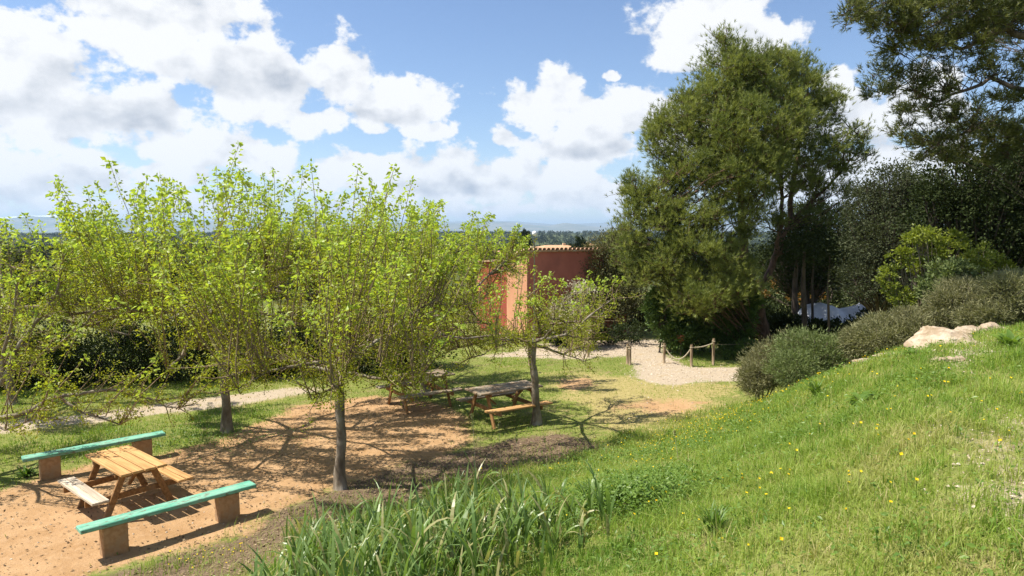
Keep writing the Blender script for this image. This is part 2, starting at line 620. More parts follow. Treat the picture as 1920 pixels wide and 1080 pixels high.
def paint_mat():
    m, t = new_mat('chipped_turquoise_paint')
    tcn = N(t, 'ShaderNodeTexCoord')
    n = NOISE(t, VM(t, 'MULTIPLY', tcn.outputs['Object'], (3, 22, 22)), 1.0, 6, 0.7)
    n2 = NOISE(t, VM(t, 'MULTIPLY', tcn.outputs['Object'], (5, 14, 14)), 1.4, 8, 0.75)
    col = MIX(t, SS(t, n, 0.3, 0.7), (0.080, 0.300, 0.205), (0.145, 0.415, 0.295))
    n3 = NOISE(t, VM(t, 'MULTIPLY', tcn.outputs['Object'], (2, 9, 9)), 2.0, 6, 0.7)
    col = MIX(t, M(t, 'MULTIPLY', SS(t, n3, 0.42, 0.62), 0.55), col, (0.290, 0.430, 0.345))
    col = MIX(t, SS(t, n2, 0.545, 0.60), col, (0.150, 0.135, 0.095))
    finish(t, principled(t, col, 0.55, 0.4, bump(t, n2, 0.3, 0.004)))
    return m


MAT['paint'] = paint_mat()
MAT['block'] = noise_mat('sandy_concrete_block', (0.330, 0.185, 0.090), (0.420, 0.255, 0.135), 14, (1, 1, 1), 0.95, 0.6, 0.01, c3=(0.33, 0.22, 0.13), s3=4)
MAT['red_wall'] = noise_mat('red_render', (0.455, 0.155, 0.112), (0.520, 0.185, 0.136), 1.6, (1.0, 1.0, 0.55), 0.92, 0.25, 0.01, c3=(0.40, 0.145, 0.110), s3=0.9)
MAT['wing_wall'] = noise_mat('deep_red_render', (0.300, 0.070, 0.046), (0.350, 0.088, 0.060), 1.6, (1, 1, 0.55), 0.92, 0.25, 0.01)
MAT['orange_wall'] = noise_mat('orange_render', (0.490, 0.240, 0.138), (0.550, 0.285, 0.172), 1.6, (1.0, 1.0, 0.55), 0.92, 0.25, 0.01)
MAT['tile'] = noise_mat('clay_tile', (0.42, 0.23, 0.14), (0.58, 0.40, 0.28), 9, (1, 1, 1), 0.9, 0.4, 0.01, c3=(0.60, 0.50, 0.40), s3=5)
MAT['house_wall'] = noise_mat('pale_house_render', (0.52, 0.36, 0.22), (0.58, 0.42, 0.27), 0.6, (1, 1, 1), 0.9, 0.1)
MAT['house_wall_2'] = noise_mat('cream_house_render', (0.58, 0.49, 0.38), (0.64, 0.55, 0.43), 0.6, (1, 1, 1), 0.9, 0.1)
MAT['house_roof'] = noise_mat('far_roof_tiles', (0.42, 0.235, 0.130), (0.54, 0.330, 0.195), 1.5, (1, 1, 1), 0.9, 0.3, 0.05)
MAT['dark_glass'] = noise_mat('dark_window_glass', (0.03, 0.035, 0.04), (0.05, 0.055, 0.06), 2, (1, 1, 1), 0.1, 0.0, spec=0.5)
MAT['metal'] = noise_mat('galvanised_steel', (0.20, 0.20, 0.19), (0.27, 0.27, 0.26), 10, (1, 1, 1), 0.45, 0.1, spec=0.5)
MAT['globe'] = noise_mat('white_globe', (0.82, 0.82, 0.82), (0.86, 0.86, 0.86), 4, (1, 1, 1), 0.3, 0.0, spec=0.5)
MAT['rock'] = noise_mat('limestone', (0.30, 0.225, 0.150), (0.52, 0.430, 0.320), 5.0, (1, 1, 1.8), 0.95, 1.0, 0.08, detail=12, c3=(0.27, 0.20, 0.125), s3=4)
MAT['pebble'] = leaf_mat('pebble', (0.34, 0.265, 0.19), (0.62, 0.54, 0.44), 0.0, None, 0.9, 0.1)
MAT['tarp'] = noise_mat('white_sheeting', (0.66, 0.67, 0.70), (0.76, 0.77, 0.80), 5, (1, 1, 1), 0.6, 0.6, 0.06, spec=0.3)
MAT['clay'] = noise_mat('rusty_clay', (0.42, 0.12, 0.06), (0.52, 0.17, 0.09), 8, (1, 1, 1), 0.85, 0.3)
MAT['mountain'] = noise_mat('mountain_slopes', (0.10, 0.12, 0.08), (0.20, 0.19, 0.15), 0.0025, (1, 1, 2), 0.95, 0.0)


def mountain_snow_mat():
    m, t = new_mat('snowy_mountain_slopes')
    tcn = N(t, 'ShaderNodeTexCoord')
    s = N(t, 'ShaderNodeSeparateXYZ')
    t.links.new(tcn.outputs['Object'], s.inputs[0])
    n = NOISE(t, tcn.outputs['Object'], 0.004, 6, 0.6)
    hgt = M(t, 'ADD', s.outputs[2], M(t, 'MULTIPLY_ADD', n, 160.0, -80.0))
    col = MIX(t, SS(t, hgt, 345, 375), (0.16, 0.17, 0.15), (0.85, 0.86, 0.88))
    finish(t, principled(t, col, 0.9, 0.1))
    return m


MAT['mountain_snow'] = mountain_snow_mat()

# ------------------------------------------------------------------ ground zones (world polygons on the flat)
def gpoly(lst, z=0.0):
    return [tuple(G(u, v, z)[:2]) for u, v in lst]


DIRT = gpoly([(-260, 1000), (0, 925), (70, 900), (150, 872), (300, 852), (400, 826), (480, 792), (560, 762), (700, 742), (790, 748), (870, 778),
              (892, 812), (870, 842), (760, 868), (650, 905), (600, 935), (500, 962), (470, 1000), (300, 1045), (150, 1085), (-120, 1200), (-400, 1200)])
SOIL = gpoly([(520, 955), (650, 905), (760, 868), (880, 842), (960, 822), (1060, 815), (1130, 838), (1040, 880), (900, 930), (700, 1000), (560, 1100), (300, 1200), (60, 1200), (150, 1085), (300, 1045), (470, 1000)])
GRAV_R = gpoly([(1150, 642), (1245, 638), (1246, 668), (1300, 688), (1400, 690), (1420, 712), (1330, 716), (1240, 722), (1192, 706), (1176, 672)])
GRAV_B = gpoly([(880, 668), (960, 660), (1000, 645), (1100, 640), (1250, 636), (1245, 660), (1180, 668), (1090, 672), (980, 671)])
GRAV_L = gpoly([(-300, 835), (-300, 812), (0, 793), (200, 772), (400, 744), (520, 730), (600, 724), (610, 731), (520, 746), (420, 764), (250, 783), (0, 812)])
DRY = gpoly([(1010, 700), (1120, 690), (1200, 712), (1400, 722), (1380, 780), (1250, 830), (1130, 810), (1060, 760)])
BARE = [gpoly([(1050, 712), (1100, 708), (1118, 722), (1080, 734), (1052, 728)]),
        gpoly([(1130, 752), (1260, 742), (1360, 748), (1370, 775), (1280, 792), (1180, 780)])]
PATH_R = [tuple(G(u, v, z)[:2]) for u, v, z in [(1830, 850, 2.62), (1875, 790, 2.62), (2100, 760, 2.62), (2300, 900, 2.62), (2150, 1150, 2.62), (1960, 1010, 2.62), (1880, 940, 2.62)]]
SAND_R = [tuple(G(u, v, z)[:2]) for u, v, z in [(1600, 690, 1.75), (1650, 676, 1.9), (1720, 682, 2.2), (1735, 700, 2.3), (1660, 712, 2.0), (1610, 708, 1.8)]]
SAND_R2 = [tuple(G(u, v, z)[:2]) for u, v, z in [(1740, 690, 2.4), (1800, 650, 2.5), (1900, 615, 2.65), (1930, 640, 2.65), (1850, 680, 2.6), (1800, 715, 2.5)]]


def zones(x, y):
    n1 = fbm(x * 1.3, y * 1.3, 31) - 0.5
    n2 = fbm(x * 3.5, y * 3.5, 47) - 0.5
    jit = n1 * 0.55 + n2 * 0.35
    z = {}
    z['dirt'] = np.clip(poly_mask(x, y, DIRT, 0.55) + jit * 0.6, 0, 1)
    z['soil'] = np.clip(poly_mask(x, y, SOIL, 0.5) + jit * 0.7, 0, 1)
    g = np.maximum(np.maximum(poly_mask(x, y, GRAV_R, 0.4), poly_mask(x, y, GRAV_B, 0.5)), poly_mask(x, y, GRAV_L, 0.4))
    pr = poly_mask(x, y, PATH_R, 1.1)
    sr = np.maximum(poly_mask(x, y, SAND_R, 0.25), poly_mask(x, y, SAND_R2, 0.3) * 0.75)
    z['gravel'] = np.clip(np.maximum(np.maximum(g, pr * 0.95), sr) + jit * 0.7 * (np.maximum(np.maximum(g, pr), sr) > 0.02), 0, 1)
    b = np.maximum(poly_mask(x, y, BARE[0], 0.4), poly_mask(x, y, BARE[1], 1.0) * 0.62)
    z['dry'] = np.clip(np.maximum(poly_mask(x, y, DRY, 1.6) * 0.85, poly_mask(x, y, GRAV_L, 1.6) * 0.9) + jit * 0.9, 0, 1)
    z['dirt'] = np.maximum(z['dirt'], np.clip(b + jit * 0.9 * (b > 0.02), 0, 1))
    return z


# ------------------------------------------------------------------ terrain sheet
def graded(lo, hi, step, far, grow=1.16):
    mid = np.arange(lo, hi + 1e-6, step)
    out, s, p = [], step, hi
    while p < far[1]:
        s *= grow
        p += s
        out.append(p)
    inn, s, p = [], step, lo
    while p > far[0]:
        s *= grow
        p -= s
        inn.append(p)
    return np.concatenate([np.array(inn[::-1]), mid, np.array(out)])


gx = graded(-15, 16, 0.13, (-26000, 26000))
gy = graded(1.0, 25.5, 0.13, (-400, 26000))
XX, YY = np.meshgrid(gx, gy)
xf, yf = XX.ravel(), YY.ravel()
zf = H(xf, yf)
Z = zones(xf, yf)
nx, ny = len(gx), len(gy)
ii = (np.arange(ny - 1)[:, None] * nx + np.arange(nx - 1)[None, :]).ravel()
quads = np.stack([ii, ii + 1, ii + nx + 1, ii + nx], -1)


def ground_mat():
    m, t = new_mat('ground')
    tcn = N(t, 'ShaderNodeTexCoord')
    o = tcn.outputs['Object']
    nf = NOISE(t, o, 9.0, 7, 0.65)
    nm = NOISE(t, o, 2.0, 5, 0.6)
    nff = NOISE(t, o, 55.0, 4, 0.7)
    nl = NOISE(t, o, 0.45, 4, 0.55)

    def msk(name, amp=0.55, lo=0.38, hi=0.62):
        a = N(t, 'ShaderNodeAttribute', attribute_name=name).outputs['Fac']
        j = M(t, 'MULTIPLY_ADD', M(t, 'ADD', nf, M(t, 'MULTIPLY', nff, 0.5)), amp, -0.75 * amp)
        return SS(t, M(t, 'ADD', a, j), lo, hi)

    # thatch and soil under the grass, as seen between the blades
    c = MIX(t, SS(t, nf, 0.35, 0.65), (0.135, 0.165, 0.036), (0.215, 0.225, 0.065))
    c = MIX(t, SS(t, nm, 0.48, 0.72), c, (0.235, 0.195, 0.090))
    c = MIX(t, SS(t, nff, 0.55, 0.75), c, (0.060, 0.080, 0.020))
    # far land: woods and fields
    dist = VM(t, 'LENGTH', o)
    fcol = MIX(t, SS(t, NOISE(t, o, 0.012, 5, 0.6), 0.40, 0.60), (0.040, 0.055, 0.020), (0.085, 0.095, 0.035))
    c = MIX(t, SS(t, dist, 28, 60), c, fcol)
    dry = MIX(t, SS(t, nf, 0.3, 0.7), (0.27, 0.225, 0.085), (0.40, 0.315, 0.145))
    c = MIX(t, M(t, 'MULTIPLY', msk('dry'), 0.85), c, dry)
    soil = MIX(t, SS(t, nf, 0.3, 0.7), (0.100, 0.068, 0.044), (0.185, 0.130, 0.088))
    soil = MIX(t, SS(t, nff, 0.56, 0.68), soil, (0.27, 0.205, 0.145))
    c = MIX(t, msk('soil'), c, soil)
    dirt = MIX(t, SS(t, nm, 0.3, 0.7), (0.325, 0.192, 0.092), (0.430, 0.275, 0.148))
    dirt = MIX(t, SS(t, nf, 0.45, 0.75), dirt, (0.41, 0.265, 0.150))
    dirt = MIX(t, M(t, 'MULTIPLY', SS(t, nff, 0.58, 0.70), 0.75), dirt, (0.215, 0.130, 0.068))
    c = MIX(t, msk('dirt'), c, dirt)
    grav = MIX(t, SS(t, nff, 0.35, 0.65), (0.31, 0.245, 0.170), (0.46, 0.385, 0.295))
    grav = MIX(t, SS(t, nm, 0.50, 0.75), grav, (0.35, 0.265, 0.16))
    c = MIX(t, msk('gravel'), c, grav)
    hsum = M(t, 'ADD', M(t, 'ADD', nf, M(t, 'MULTIPLY', nm, 0.8)), M(t, 'MULTIPLY', nff, 0.45))
    finish(t, principled(t, c, 0.95, 0.1, bump(t, hsum, 0.75, 0.035)))
    return m


add('ground', np.stack([xf, yf, zf], -1), [quads], ground_mat(), smooth=True, attrs=Z, kind='structure',
    label='dirt picnic ground, lawn and grassy bank reaching to the horizon')

# ------------------------------------------------------------------ mountains
def ridge(name, Y, prof, mat, label, depth=2600.0, seed=0, rough=26.0):
    """prof: list of (u, v) skyline points of the range seen from the terrace"""
    us = np.array([p[0] for p in prof], float)
    hs = np.array([P(p[0], p[1] - 3, Y).z for p in prof])
    xs = np.linspace(-1.35 * Y, 1.35 * Y, 420)
    uu = 960 + 1280 * xs / (Y * 1.0)
    top = np.interp(uu, us, hs)
    top = top + rough * (fbm(xs * 0.0016, xs * 0 + seed, seed, 5) - 0.5)
    rows, K = [], 9
    for k in range(K):
        t = k / (K - 1)
        yk = Y - depth * (1 - t)
        prof_t = t ** 1.25
        zz = -30 + (top + 30) * prof_t + (1 - t) * t * 160 * (fbm(xs * 0.0011, xs * 0 + k * 0.9, seed + 5, 4) - 0.5)
        rows.append(np.stack([xs, np.full_like(xs, yk), zz], -1))
    rows.append(np.stack([xs, np.full_like(xs, Y + depth * 0.6), np.full_like(xs, -30.0)], -1))
    V = np.concatenate(rows)
    n = len(xs)
    ii = (np.arange(len(rows) - 1)[:, None] * n + np.arange(n - 1)[None, :]).ravel()
    add(name, V, [np.stack([ii, ii + 1, ii + n + 1, ii + n], -1)], MAT[mat], smooth=True, kind='structure', label=label)


ridge('mountains', 13000.0, [(-900, 412), (0, 416), (60, 408), (180, 414), (400, 418), (800, 424), (905, 421), (950, 419), (1000, 424), (1030, 426),
                             (1060, 421), (1085, 424), (1120, 429), (1200, 426), (1400, 420), (1900, 415), (2900, 412)], 'mountain',
      'blue hazy mountain range along the horizon', seed=3)
ridge('mountains', 17500.0, [(-900, 414), (0, 411), (100, 406), (300, 416), (800, 421), (900, 417), (960, 418), (1010, 421), (1045, 424), (1090, 422), (1130, 421),
                             (1160, 419), (1300, 414), (1900, 410), (2900, 414)], 'mountain_snow',
      'farther pale mountain range with traces of snow', seed=8)

# ------------------------------------------------------------------ far woods (one mass)
def far_forest():
    rg = np.random.default_rng(5)
    Vs, Fs, Ts, off = [], [], [], 0
    # distance bands: n trees, size of crown, leaf clumps per crown
    for (r0, r1, n, s, k) in ((90, 190, 130, 4.2, 150), (190, 420, 420, 4.6, 90), (420, 1000, 1500, 5.0, 40), (1000, 2400, 4200, 6.5, 22)):
        r = rg.uniform(r0, r1, n)
        az = rg.uniform(-0.70, 0.62, n)
        x, y = r * np.sin(az), r * np.cos(az)
        keep = y > r0 * 0.8
        # leave the village clearing open
        vill = (np.abs(x - 0.055 * y) < 16) & (y < 240)
        keep &= ~vill
        x, y = x[keep], y[keep]
        z = H(x, y)
        m = len(x)
        sz = s * rg.uniform(0.7, 1.3, m)
        base = np.repeat(np.stack([x, y, z], -1), k, 0)
        ss = np.repeat(sz, k)
        d = unit(rg.normal(size=(m * k, 3)))
        d[:, 2] = np.abs(d[:, 2]) * 1.0 - 0.2
        rad = rg.uniform(0.75, 1.0, (m * k, 1))
        pos = base + np.stack([d[:, 0] * ss * 0.55, d[:, 1] * ss * 0.55, ss * 0.55 + d[:, 2] * ss * 0.5], -1) * np.concatenate([rad, rad, rad * 0 + 1], 1)
        v, f, t = leaf_arrays(pos, rg.normal(size=(m * k, 3)) + d, ss * (0.55 if k < 50 else 0.36), LEAF4,
                              np.clip(np.repeat(rg.random(m), k) * 0.6 + rg.random(m * k) * 0.4, 0, 1), rg)
        v[:, :] = v
        Vs.append(v)
        Fs.append(f + off)
        Ts.append(t)
        off += len(v)
    add('far_forest', np.concatenate(Vs), [np.concatenate(Fs)], MAT['forest'], attrs={'tint': np.concatenate(Ts)}, kind='stuff',
        label='dark green woods covering the low hills below the mountains')


far_forest()

# ------------------------------------------------------------------ buildings
def wall_quad_box(name, pts2d, z0, ztops, mat, parent, t=0.0):
    """prism from a 2-D outline with a top height per corner"""
    n = len(pts2d)
    V = [(x, y, z0) for x, y in pts2d] + [(x, y, z) for (x, y), z in zip(pts2d, ztops)]
    me_f = [[i, (i + 1) % n, n + (i + 1) % n, n + i] for i in range(n)]
    return add(name, V, [np.array(me_f), np.array([list(range(n, 2 * n))])], mat, parent)


def red_building():
    th = math.radians(25)
    ex, ey = Vector((math.cos(th), math.sin(th), 0)), Vector((-math.sin(th), math.cos(th), 0))
    c0 = Vector((0.57, 26.2, 0))
    root = empty('red_building', c0, label='low red rendered building with a single-pitch clay tile roof', cat='building')
    L, Dp, D2, W2 = 4.6, 1.86, 5.2, 3.4
    slope = -0.20

    def pt(a, b):
        q = c0 + ex * a + ey * b
        return (q.x, q.y)
    zt = 3.42
    # front block
    p = [pt(0.02, 0), pt(L, 0), pt(L, D2), pt(0.02, D2)]
    wall_quad_box('wall', p, -0.3, [zt, zt, zt + slope * D2, zt + slope * D2], MAT['red_wall'], root)
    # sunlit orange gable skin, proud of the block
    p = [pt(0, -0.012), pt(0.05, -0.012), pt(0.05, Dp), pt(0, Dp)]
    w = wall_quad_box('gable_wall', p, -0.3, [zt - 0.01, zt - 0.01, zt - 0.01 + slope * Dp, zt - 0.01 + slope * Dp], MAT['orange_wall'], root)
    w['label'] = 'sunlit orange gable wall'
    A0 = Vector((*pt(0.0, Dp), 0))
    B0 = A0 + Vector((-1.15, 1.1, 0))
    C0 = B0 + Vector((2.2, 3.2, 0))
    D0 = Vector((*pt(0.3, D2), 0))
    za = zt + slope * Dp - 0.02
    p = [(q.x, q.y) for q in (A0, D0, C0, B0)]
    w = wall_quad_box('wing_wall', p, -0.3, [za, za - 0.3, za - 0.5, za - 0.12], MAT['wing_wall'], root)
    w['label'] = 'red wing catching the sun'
    ov = [(q.x, q.y) for q in (A0 + Vector((-0.06, -0.08, 0)), D0, C0 + Vector((0, 0.1, 0)), B0 + Vector((-0.12, -0.05, 0)))]
    zz = [za + 0.01, za - 0.29, za - 0.49, za - 0.11]
    V = [(x, y, z) for (x, y), z in zip(ov, zz)] + [(x, y, z + 0.07) for (x, y), z in zip(ov, zz)]
    add('wing_roof', V, [np.array([(0, 1, 5, 4), (1, 2, 6, 5), (2, 3, 7, 6), (3, 0, 4, 7), (4, 5, 6, 7), (3, 2, 1, 0)])], MAT['tile'], root)
    # roof slab
    def slab(a0, a1, b0, b1, th_=0.06, lift=0.0):
        q = [pt(a0, b0), pt(a1, b0), pt(a1, b1), pt(a0, b1)]
        zz = [zt + slope * b0 + lift, zt + slope * b0 + lift, zt + slope * b1 + lift, zt + slope * b1 + lift]
        V = [(x, y, z) for (x, y), z in zip(q, zz)] + [(x, y, z + th_) for (x, y), z in zip(q, zz)]
        return add('roof', V, [np.array([(0, 1, 5, 4), (1, 2, 6, 5), (2, 3, 7, 6), (3, 0, 4, 7), (4, 5, 6, 7), (3, 2, 1, 0)])], MAT['tile'], root)
    r1 = slab(-0.10, L + 0.1, -0.10, D2 + 0.1, lift=0.004)
    # barrel tiles running down the pitch, their ends showing along the front
    import bmesh
    nseg = 7
    def tile_mesh(length):
        V, Q = [], []
        for j in (0, 1):
            for rr in (0.085, 0.068):
                for i in range(nseg):
                    a = math.pi * i / (nseg - 1)
                    V.append((math.cos(a) * rr, j * length, math.sin(a) * rr))
        n = nseg
        for i in range(n - 1):
            Q += [(i, i + 1, 2 * n + i + 1, 2 * n + i), (n + i + 1, n + i, 3 * n + i, 3 * n + i + 1), (i + 1, i, n + i, n + i + 1), (2 * n + i, 2 * n + i + 1, 3 * n + i + 1, 3 * n + i)]
        return make_mesh('roof_tile', V, [np.array(Q)], MAT['tile'], False)
    tm = tile_mesh(0.62)
    pitch = math.atan(slope)
    step = 0.19
    k = 0
    for i in range(int((L + 0.2) / step)):
        for j in range(3):
            a, b = -0.08 + i * step, -0.16 + j * 0.58
            q = c0 + ex * a + ey * b
            loc = Vector((q.x, q.y, zt + slope * b + 0.066 - 0.006 * (j % 2))) - c0
            inst('roof_tile', tm, root, loc, (pitch + 0.012, 0.0, th + random.Random(k).uniform(-0.02, 0.02)))
            k += 1


red_building()


def street_lamp():
    x, y = (1002 - 960) / 1280 * 23.0, 23.0
    root = empty('street_lamp', (x, y, Hs(x, y)), label='thin grey lamp pole with a white globe before the red building', cat='street lamp')
    T = Tubes()
    T.add([(x, y, 0), (x, y, 0.5), (x, y, 4.08)], [0.04, 0.03, 0.015], 8)
    T.build('pole', MAT['metal'], root)
    th = np.linspace(0, math.pi, 9)
    V, Q = [], []
    for a in th:
        for b in np.arange(12) * 2 * math.pi / 12:
            V.append((x + 0.085 * math.sin(a) * math.cos(b), y + 0.085 * math.sin(a) * math.sin(b), 4.15 + 0.085 * math.cos(a)))
    for i in range(8):
        for j in range(12):
            Q.append((i * 12 + j, i * 12 + (j + 1) % 12, (i + 1) * 12 + (j + 1) % 12, (i + 1) * 12 + j))
    add('globe', V, [np.array(Q)], MAT['globe'], root, smooth=True)


street_lamp()


def far_house(u0, u1, v_ridge, v_eave, Y, label, wall='house_wall', depth=7.0, rz=0.25, hip=True, chimney=True):
    xl, xr = P(u0, 470, Y).x, P(u1, 470, Y).x
    ze, zr = P(960, v_eave, Y).z, P(960, v_ridge, Y).z
    w = xr - xl
    cx = (xl + xr) / 2
    zg = Hs(cx, Y) - 0.5
    root = empty('house', (cx, Y, zg), rz, label=label, cat='house', group='village houses beyond the red building')
    hw, hd = w / 2 * 0.96, depth / 2
    he = ze - zg
    hr = zr - zg

    def bx(name, x0, x1, y0, y1, z0, z1, mat, par=root):
        V = [(x0, y0, z0), (x1, y0, z0), (x1, y1, z0), (x0, y1, z0), (x0, y0, z1), (x1, y0, z1), (x1, y1, z1), (x0, y1, z1)]
        return add(name, V, [np.array([(0, 1, 5, 4), (1, 2, 6, 5), (2, 3, 7, 6), (3, 0, 4, 7), (4, 5, 6, 7), (3, 2, 1, 0)])], MAT[mat], par, local=True)
    bx('wall', -hw, hw, -hd, hd, 0, he, wall)
    ov = 0.4
    in_ = min(hd, hw * 0.45) if hip else 0.0
    V = [(-hw - ov, -hd - ov, he + 0.01), (hw + ov, -hd - ov, he + 0.01), (hw + ov, hd + ov, he + 0.01), (-hw - ov, hd + ov, he + 0.01), (-hw - ov + in_, 0, hr), (hw + ov - in_, 0, hr)]
    rf = add('roof', V, [np.array([(0, 1, 5, 4), (2, 3, 4, 5)]), np.array([(1, 2, 5), (3, 0, 4)]), np.array([(3, 2, 1, 0)])], MAT['house_roof'], root, local=True)
    if chimney:
        bx('chimney', hw * 0.4, hw * 0.4 + 0.7, -0.4, 0.4, hr - 0.9, hr + 0.5, wall, rf)
    n = max(2, int(w / 3.2))
    for i in range(n):
        xx = -hw + (i + 0.5) * 2 * hw / n
        wn = bx('window', xx - 0.5, xx + 0.5, -hd - 0.03, -hd + 0.05, he - 1.7, he - 0.5, 'dark_glass')
        bx('sill', xx - 0.6, xx + 0.6, -hd - 0.10, -hd - 0.031, he - 1.8, he - 1.702, wall, wn)


far_house(1010, 1076, 459.5, 464, 185.0, 'pale orange village house with a wide hipped roof', depth=9)
far_house(1080, 1108, 456.5, 461, 205.0, 'small pale house to the right of the hipped one', wall='house_wall_2', depth=7, hip=False)
far_house(926, 952, 470, 474, 140.0, 'low house with tiled roof left of the round tree', depth=7, hip=False)
far_house(976, 1004, 465.5, 469, 160.0, 'cream house with chimney right of the round tree', wall='house_wall_2', depth=6, hip=False)


def blob_tree(name, label, base, h, lobes, mat, n, size, seed, trunk_r=0.12, bark='dark_bark', group=None, cat='tree', tmpl=LEAF4, fill=0.55, droop=0.0, stems=1, twigs=True):
    """lobes: (cx,cy,cz,rx,ry,rz) in world; leaves through each lobe's outer volume in clumps"""
    rg = np.random.default_rng(seed)
    base = Vector(base)
    root = empty(name, base, label=label, cat=cat, group=group)
    lob = np.array(lobes, float)
    vol = (lob[:, 3] * lob[:, 4] + lob[:, 3] * lob[:, 5] + lob[:, 4] * lob[:, 5])
    cnt = np.maximum((n * vol / vol.sum()).astype(int), 8)
    pos, nd = [], []
    centres = []
    for L, c in zip(lob, cnt):
        ncl = max(6, c // 42)
        d = unit(rg.normal(size=(ncl, 3)))
        r = rg.uniform(fill, 1.0, (ncl, 1)) * rg.uniform(0.86, 1.08, (ncl, 1))
        cc = L[:3] + d * r * L[3:]
        centres.append(cc)
        per = int(np.ceil(c / ncl))
        cs = np.cbrt(L[3] * L[4] * L[5])
        sp = cs * rg.uniform(0.10, 0.22, (ncl, 1, 1))
        off = rg.normal(size=(ncl, per, 3)) * sp * np.array([1, 1, 0.75])
        p = (cc[:, None, :] + off).reshape(-1, 3)
        dd = (off / (sp + 1e-6) * 0.45 + d[:, None, :] * 0.7 + np.array([0, 0, 0.3 - droop]) + rg.normal(size=off.shape) * 0.55).reshape(-1, 3)
        pos.append(p)
        nd.append(dd)
    pos, nd = np.concatenate(pos), np.concatenate(nd)
    zg = H(pos[:, 0], pos[:, 1]) + 0.03
    ok = pos[:, 2] > zg
    pos, nd = pos[ok], nd[ok]
    m = len(pos)
    tint = np.clip(rg.normal(0.5, 0.28, m) + 0.25 * (fbm(pos[:, 0] * 1.2, pos[:, 2] * 1.2, seed) - 0.5), 0, 1)
    v, f, t = leaf_arrays(pos, nd, size * rg.uniform(0.65, 1.25, m), tmpl, tint, rg)
    add('crown', v, [f], MAT[mat], root, attrs={'tint': t})
    T = Tubes()
    cen = np.concatenate(centres)
    for s in range(stems):
        top = lob[s % len(lob)][:3]
        b = np.array(base) + (rg.normal(size=3) * np.array([0.12, 0.12, 0]) if stems > 1 else 0)
        mid = b * 0.5 + top * 0.5 + rg.normal(size=3) * 0.08
        b0 = b - np.array([0, 0, 0.15])
        rr = trunk_r / (1 + 0.25 * (stems - 1))
        T.add([b0, b * 0.8 + mid * 0.2, mid, top], [rr * 1.25, rr, rr * 0.8, rr * 0.35], 7)
    if twigs:
        tops = lob[:, :3]
        for c in cen[rg.permutation(len(cen))[:max(10, len(cen) // 2)]]:
            k = np.argmin(((tops - c) ** 2).sum(1))
            a = np.array(base) * 0.45 + tops[k] * 0.55
            a[2] = min(a[2], c[2] - 0.05)
            mid = a * 0.45 + c * 0.55 + rg.normal(size=3) * 0.06
            T.add([a, mid, c], [trunk_r * 0.28, trunk_r * 0.16, 0.006], 4, cap=False)
    T.build('trunk', MAT[bark], root)
    return root


def lobes_px(lst, Y):
    """(u, v, ru, rv, dY[, ry]) pixels at a distance -> world lobes"""
    out = []
    for q in lst:
        u, v, ru, rv, dy = q[:5]
        yy = Y + dy
        c = P(u, v, yy)
        k = yy / F_PX
        ry = q[5] if len(q) > 5 else ru * k
        out.append((c.x, c.y, c.z, ru * k, ry, rv * k))
    return out


def base_at(u, Y):
    x = (u - 960) / F_PX * Y
    return (x, Y, Hs(x, Y))


for i, (u, Y, v0, w, mt, lb) in enumerate([(-60, 34.0, 500, 120, 'oak', 'dark tree beyond the hedge at the left edge'), (60, 38.0, 520, 80, 'oak_warm', 'olive tree beyond the hedge, second from the left edge'),
                                       (170, 42.0, 510, 80, 'oak', 'dark tree beyond the hedge behind the left boughs'), (300, 40.0, 530, 90, 'oak', 'dark tree behind the tallest mulberry'),
                                       (440, 44.0, 520, 90, 'oak_warm', 'olive tree behind the tallest mulberry'), (580, 42.0, 535, 90, 'oak', 'dark tree behind the nearest mulberry'), (730, 46.0, 525, 90, 'oak_warm', 'olive tree left of the red building')]):
    blob_tree('background_tree', lb, base_at(u, Y), 4, lobes_px([(u, v0 + 20, w * 0.7, 60, 0), (u - w * 0.4, v0 + 50, w * 0.5, 50, 0), (u + w * 0.4, v0 + 45, w * 0.5, 55, 0.5), (u + 5, v0 - 25, w * 0.4, 30, 0)], Y),
              mt, 5500, 0.24, 330 + i, trunk_r=0.15, group='trees beyond the hedge', twigs=False)
# trees in the village valley, each its own
for i, (u, v, ru, rv, Y, mt, lb) in enumerate([
        (965, 473, 19, 17, 120.0, 'oak', 'round clipped green tree between village houses'),
        (1090, 466, 15, 14, 150.0, 'oak', 'dark tree beside the wide hipped house'),
        (905, 480, 26, 18, 95.0, 'oak_warm', 'olive brown tree beyond the mulberry crowns'),
        (985, 455, 7, 20, 240.0, 'oak', 'slim dark tree rising over the cream house'),
        (1160, 455, 24, 22, 120.0, 'oak', 'dark tree partly hidden behind the evergreen oak')]):
    blob_tree('distant_tree', lb, base_at(u, Y), 5, lobes_px([(u, v, ru, rv, 0), (u - ru * 0.4, v + rv * 0.3, ru * 0.7, rv * 0.7, 0), (u + ru * 0.4, v + rv * 0.35, ru * 0.7, rv * 0.7, 0)], Y),
              mt, 1500, 0.011 * Y * 0.55, 300 + i, trunk_r=0.2, group='trees in the valley', twigs=False)

# ------------------------------------------------------------------ pines
TUFT_K = 11


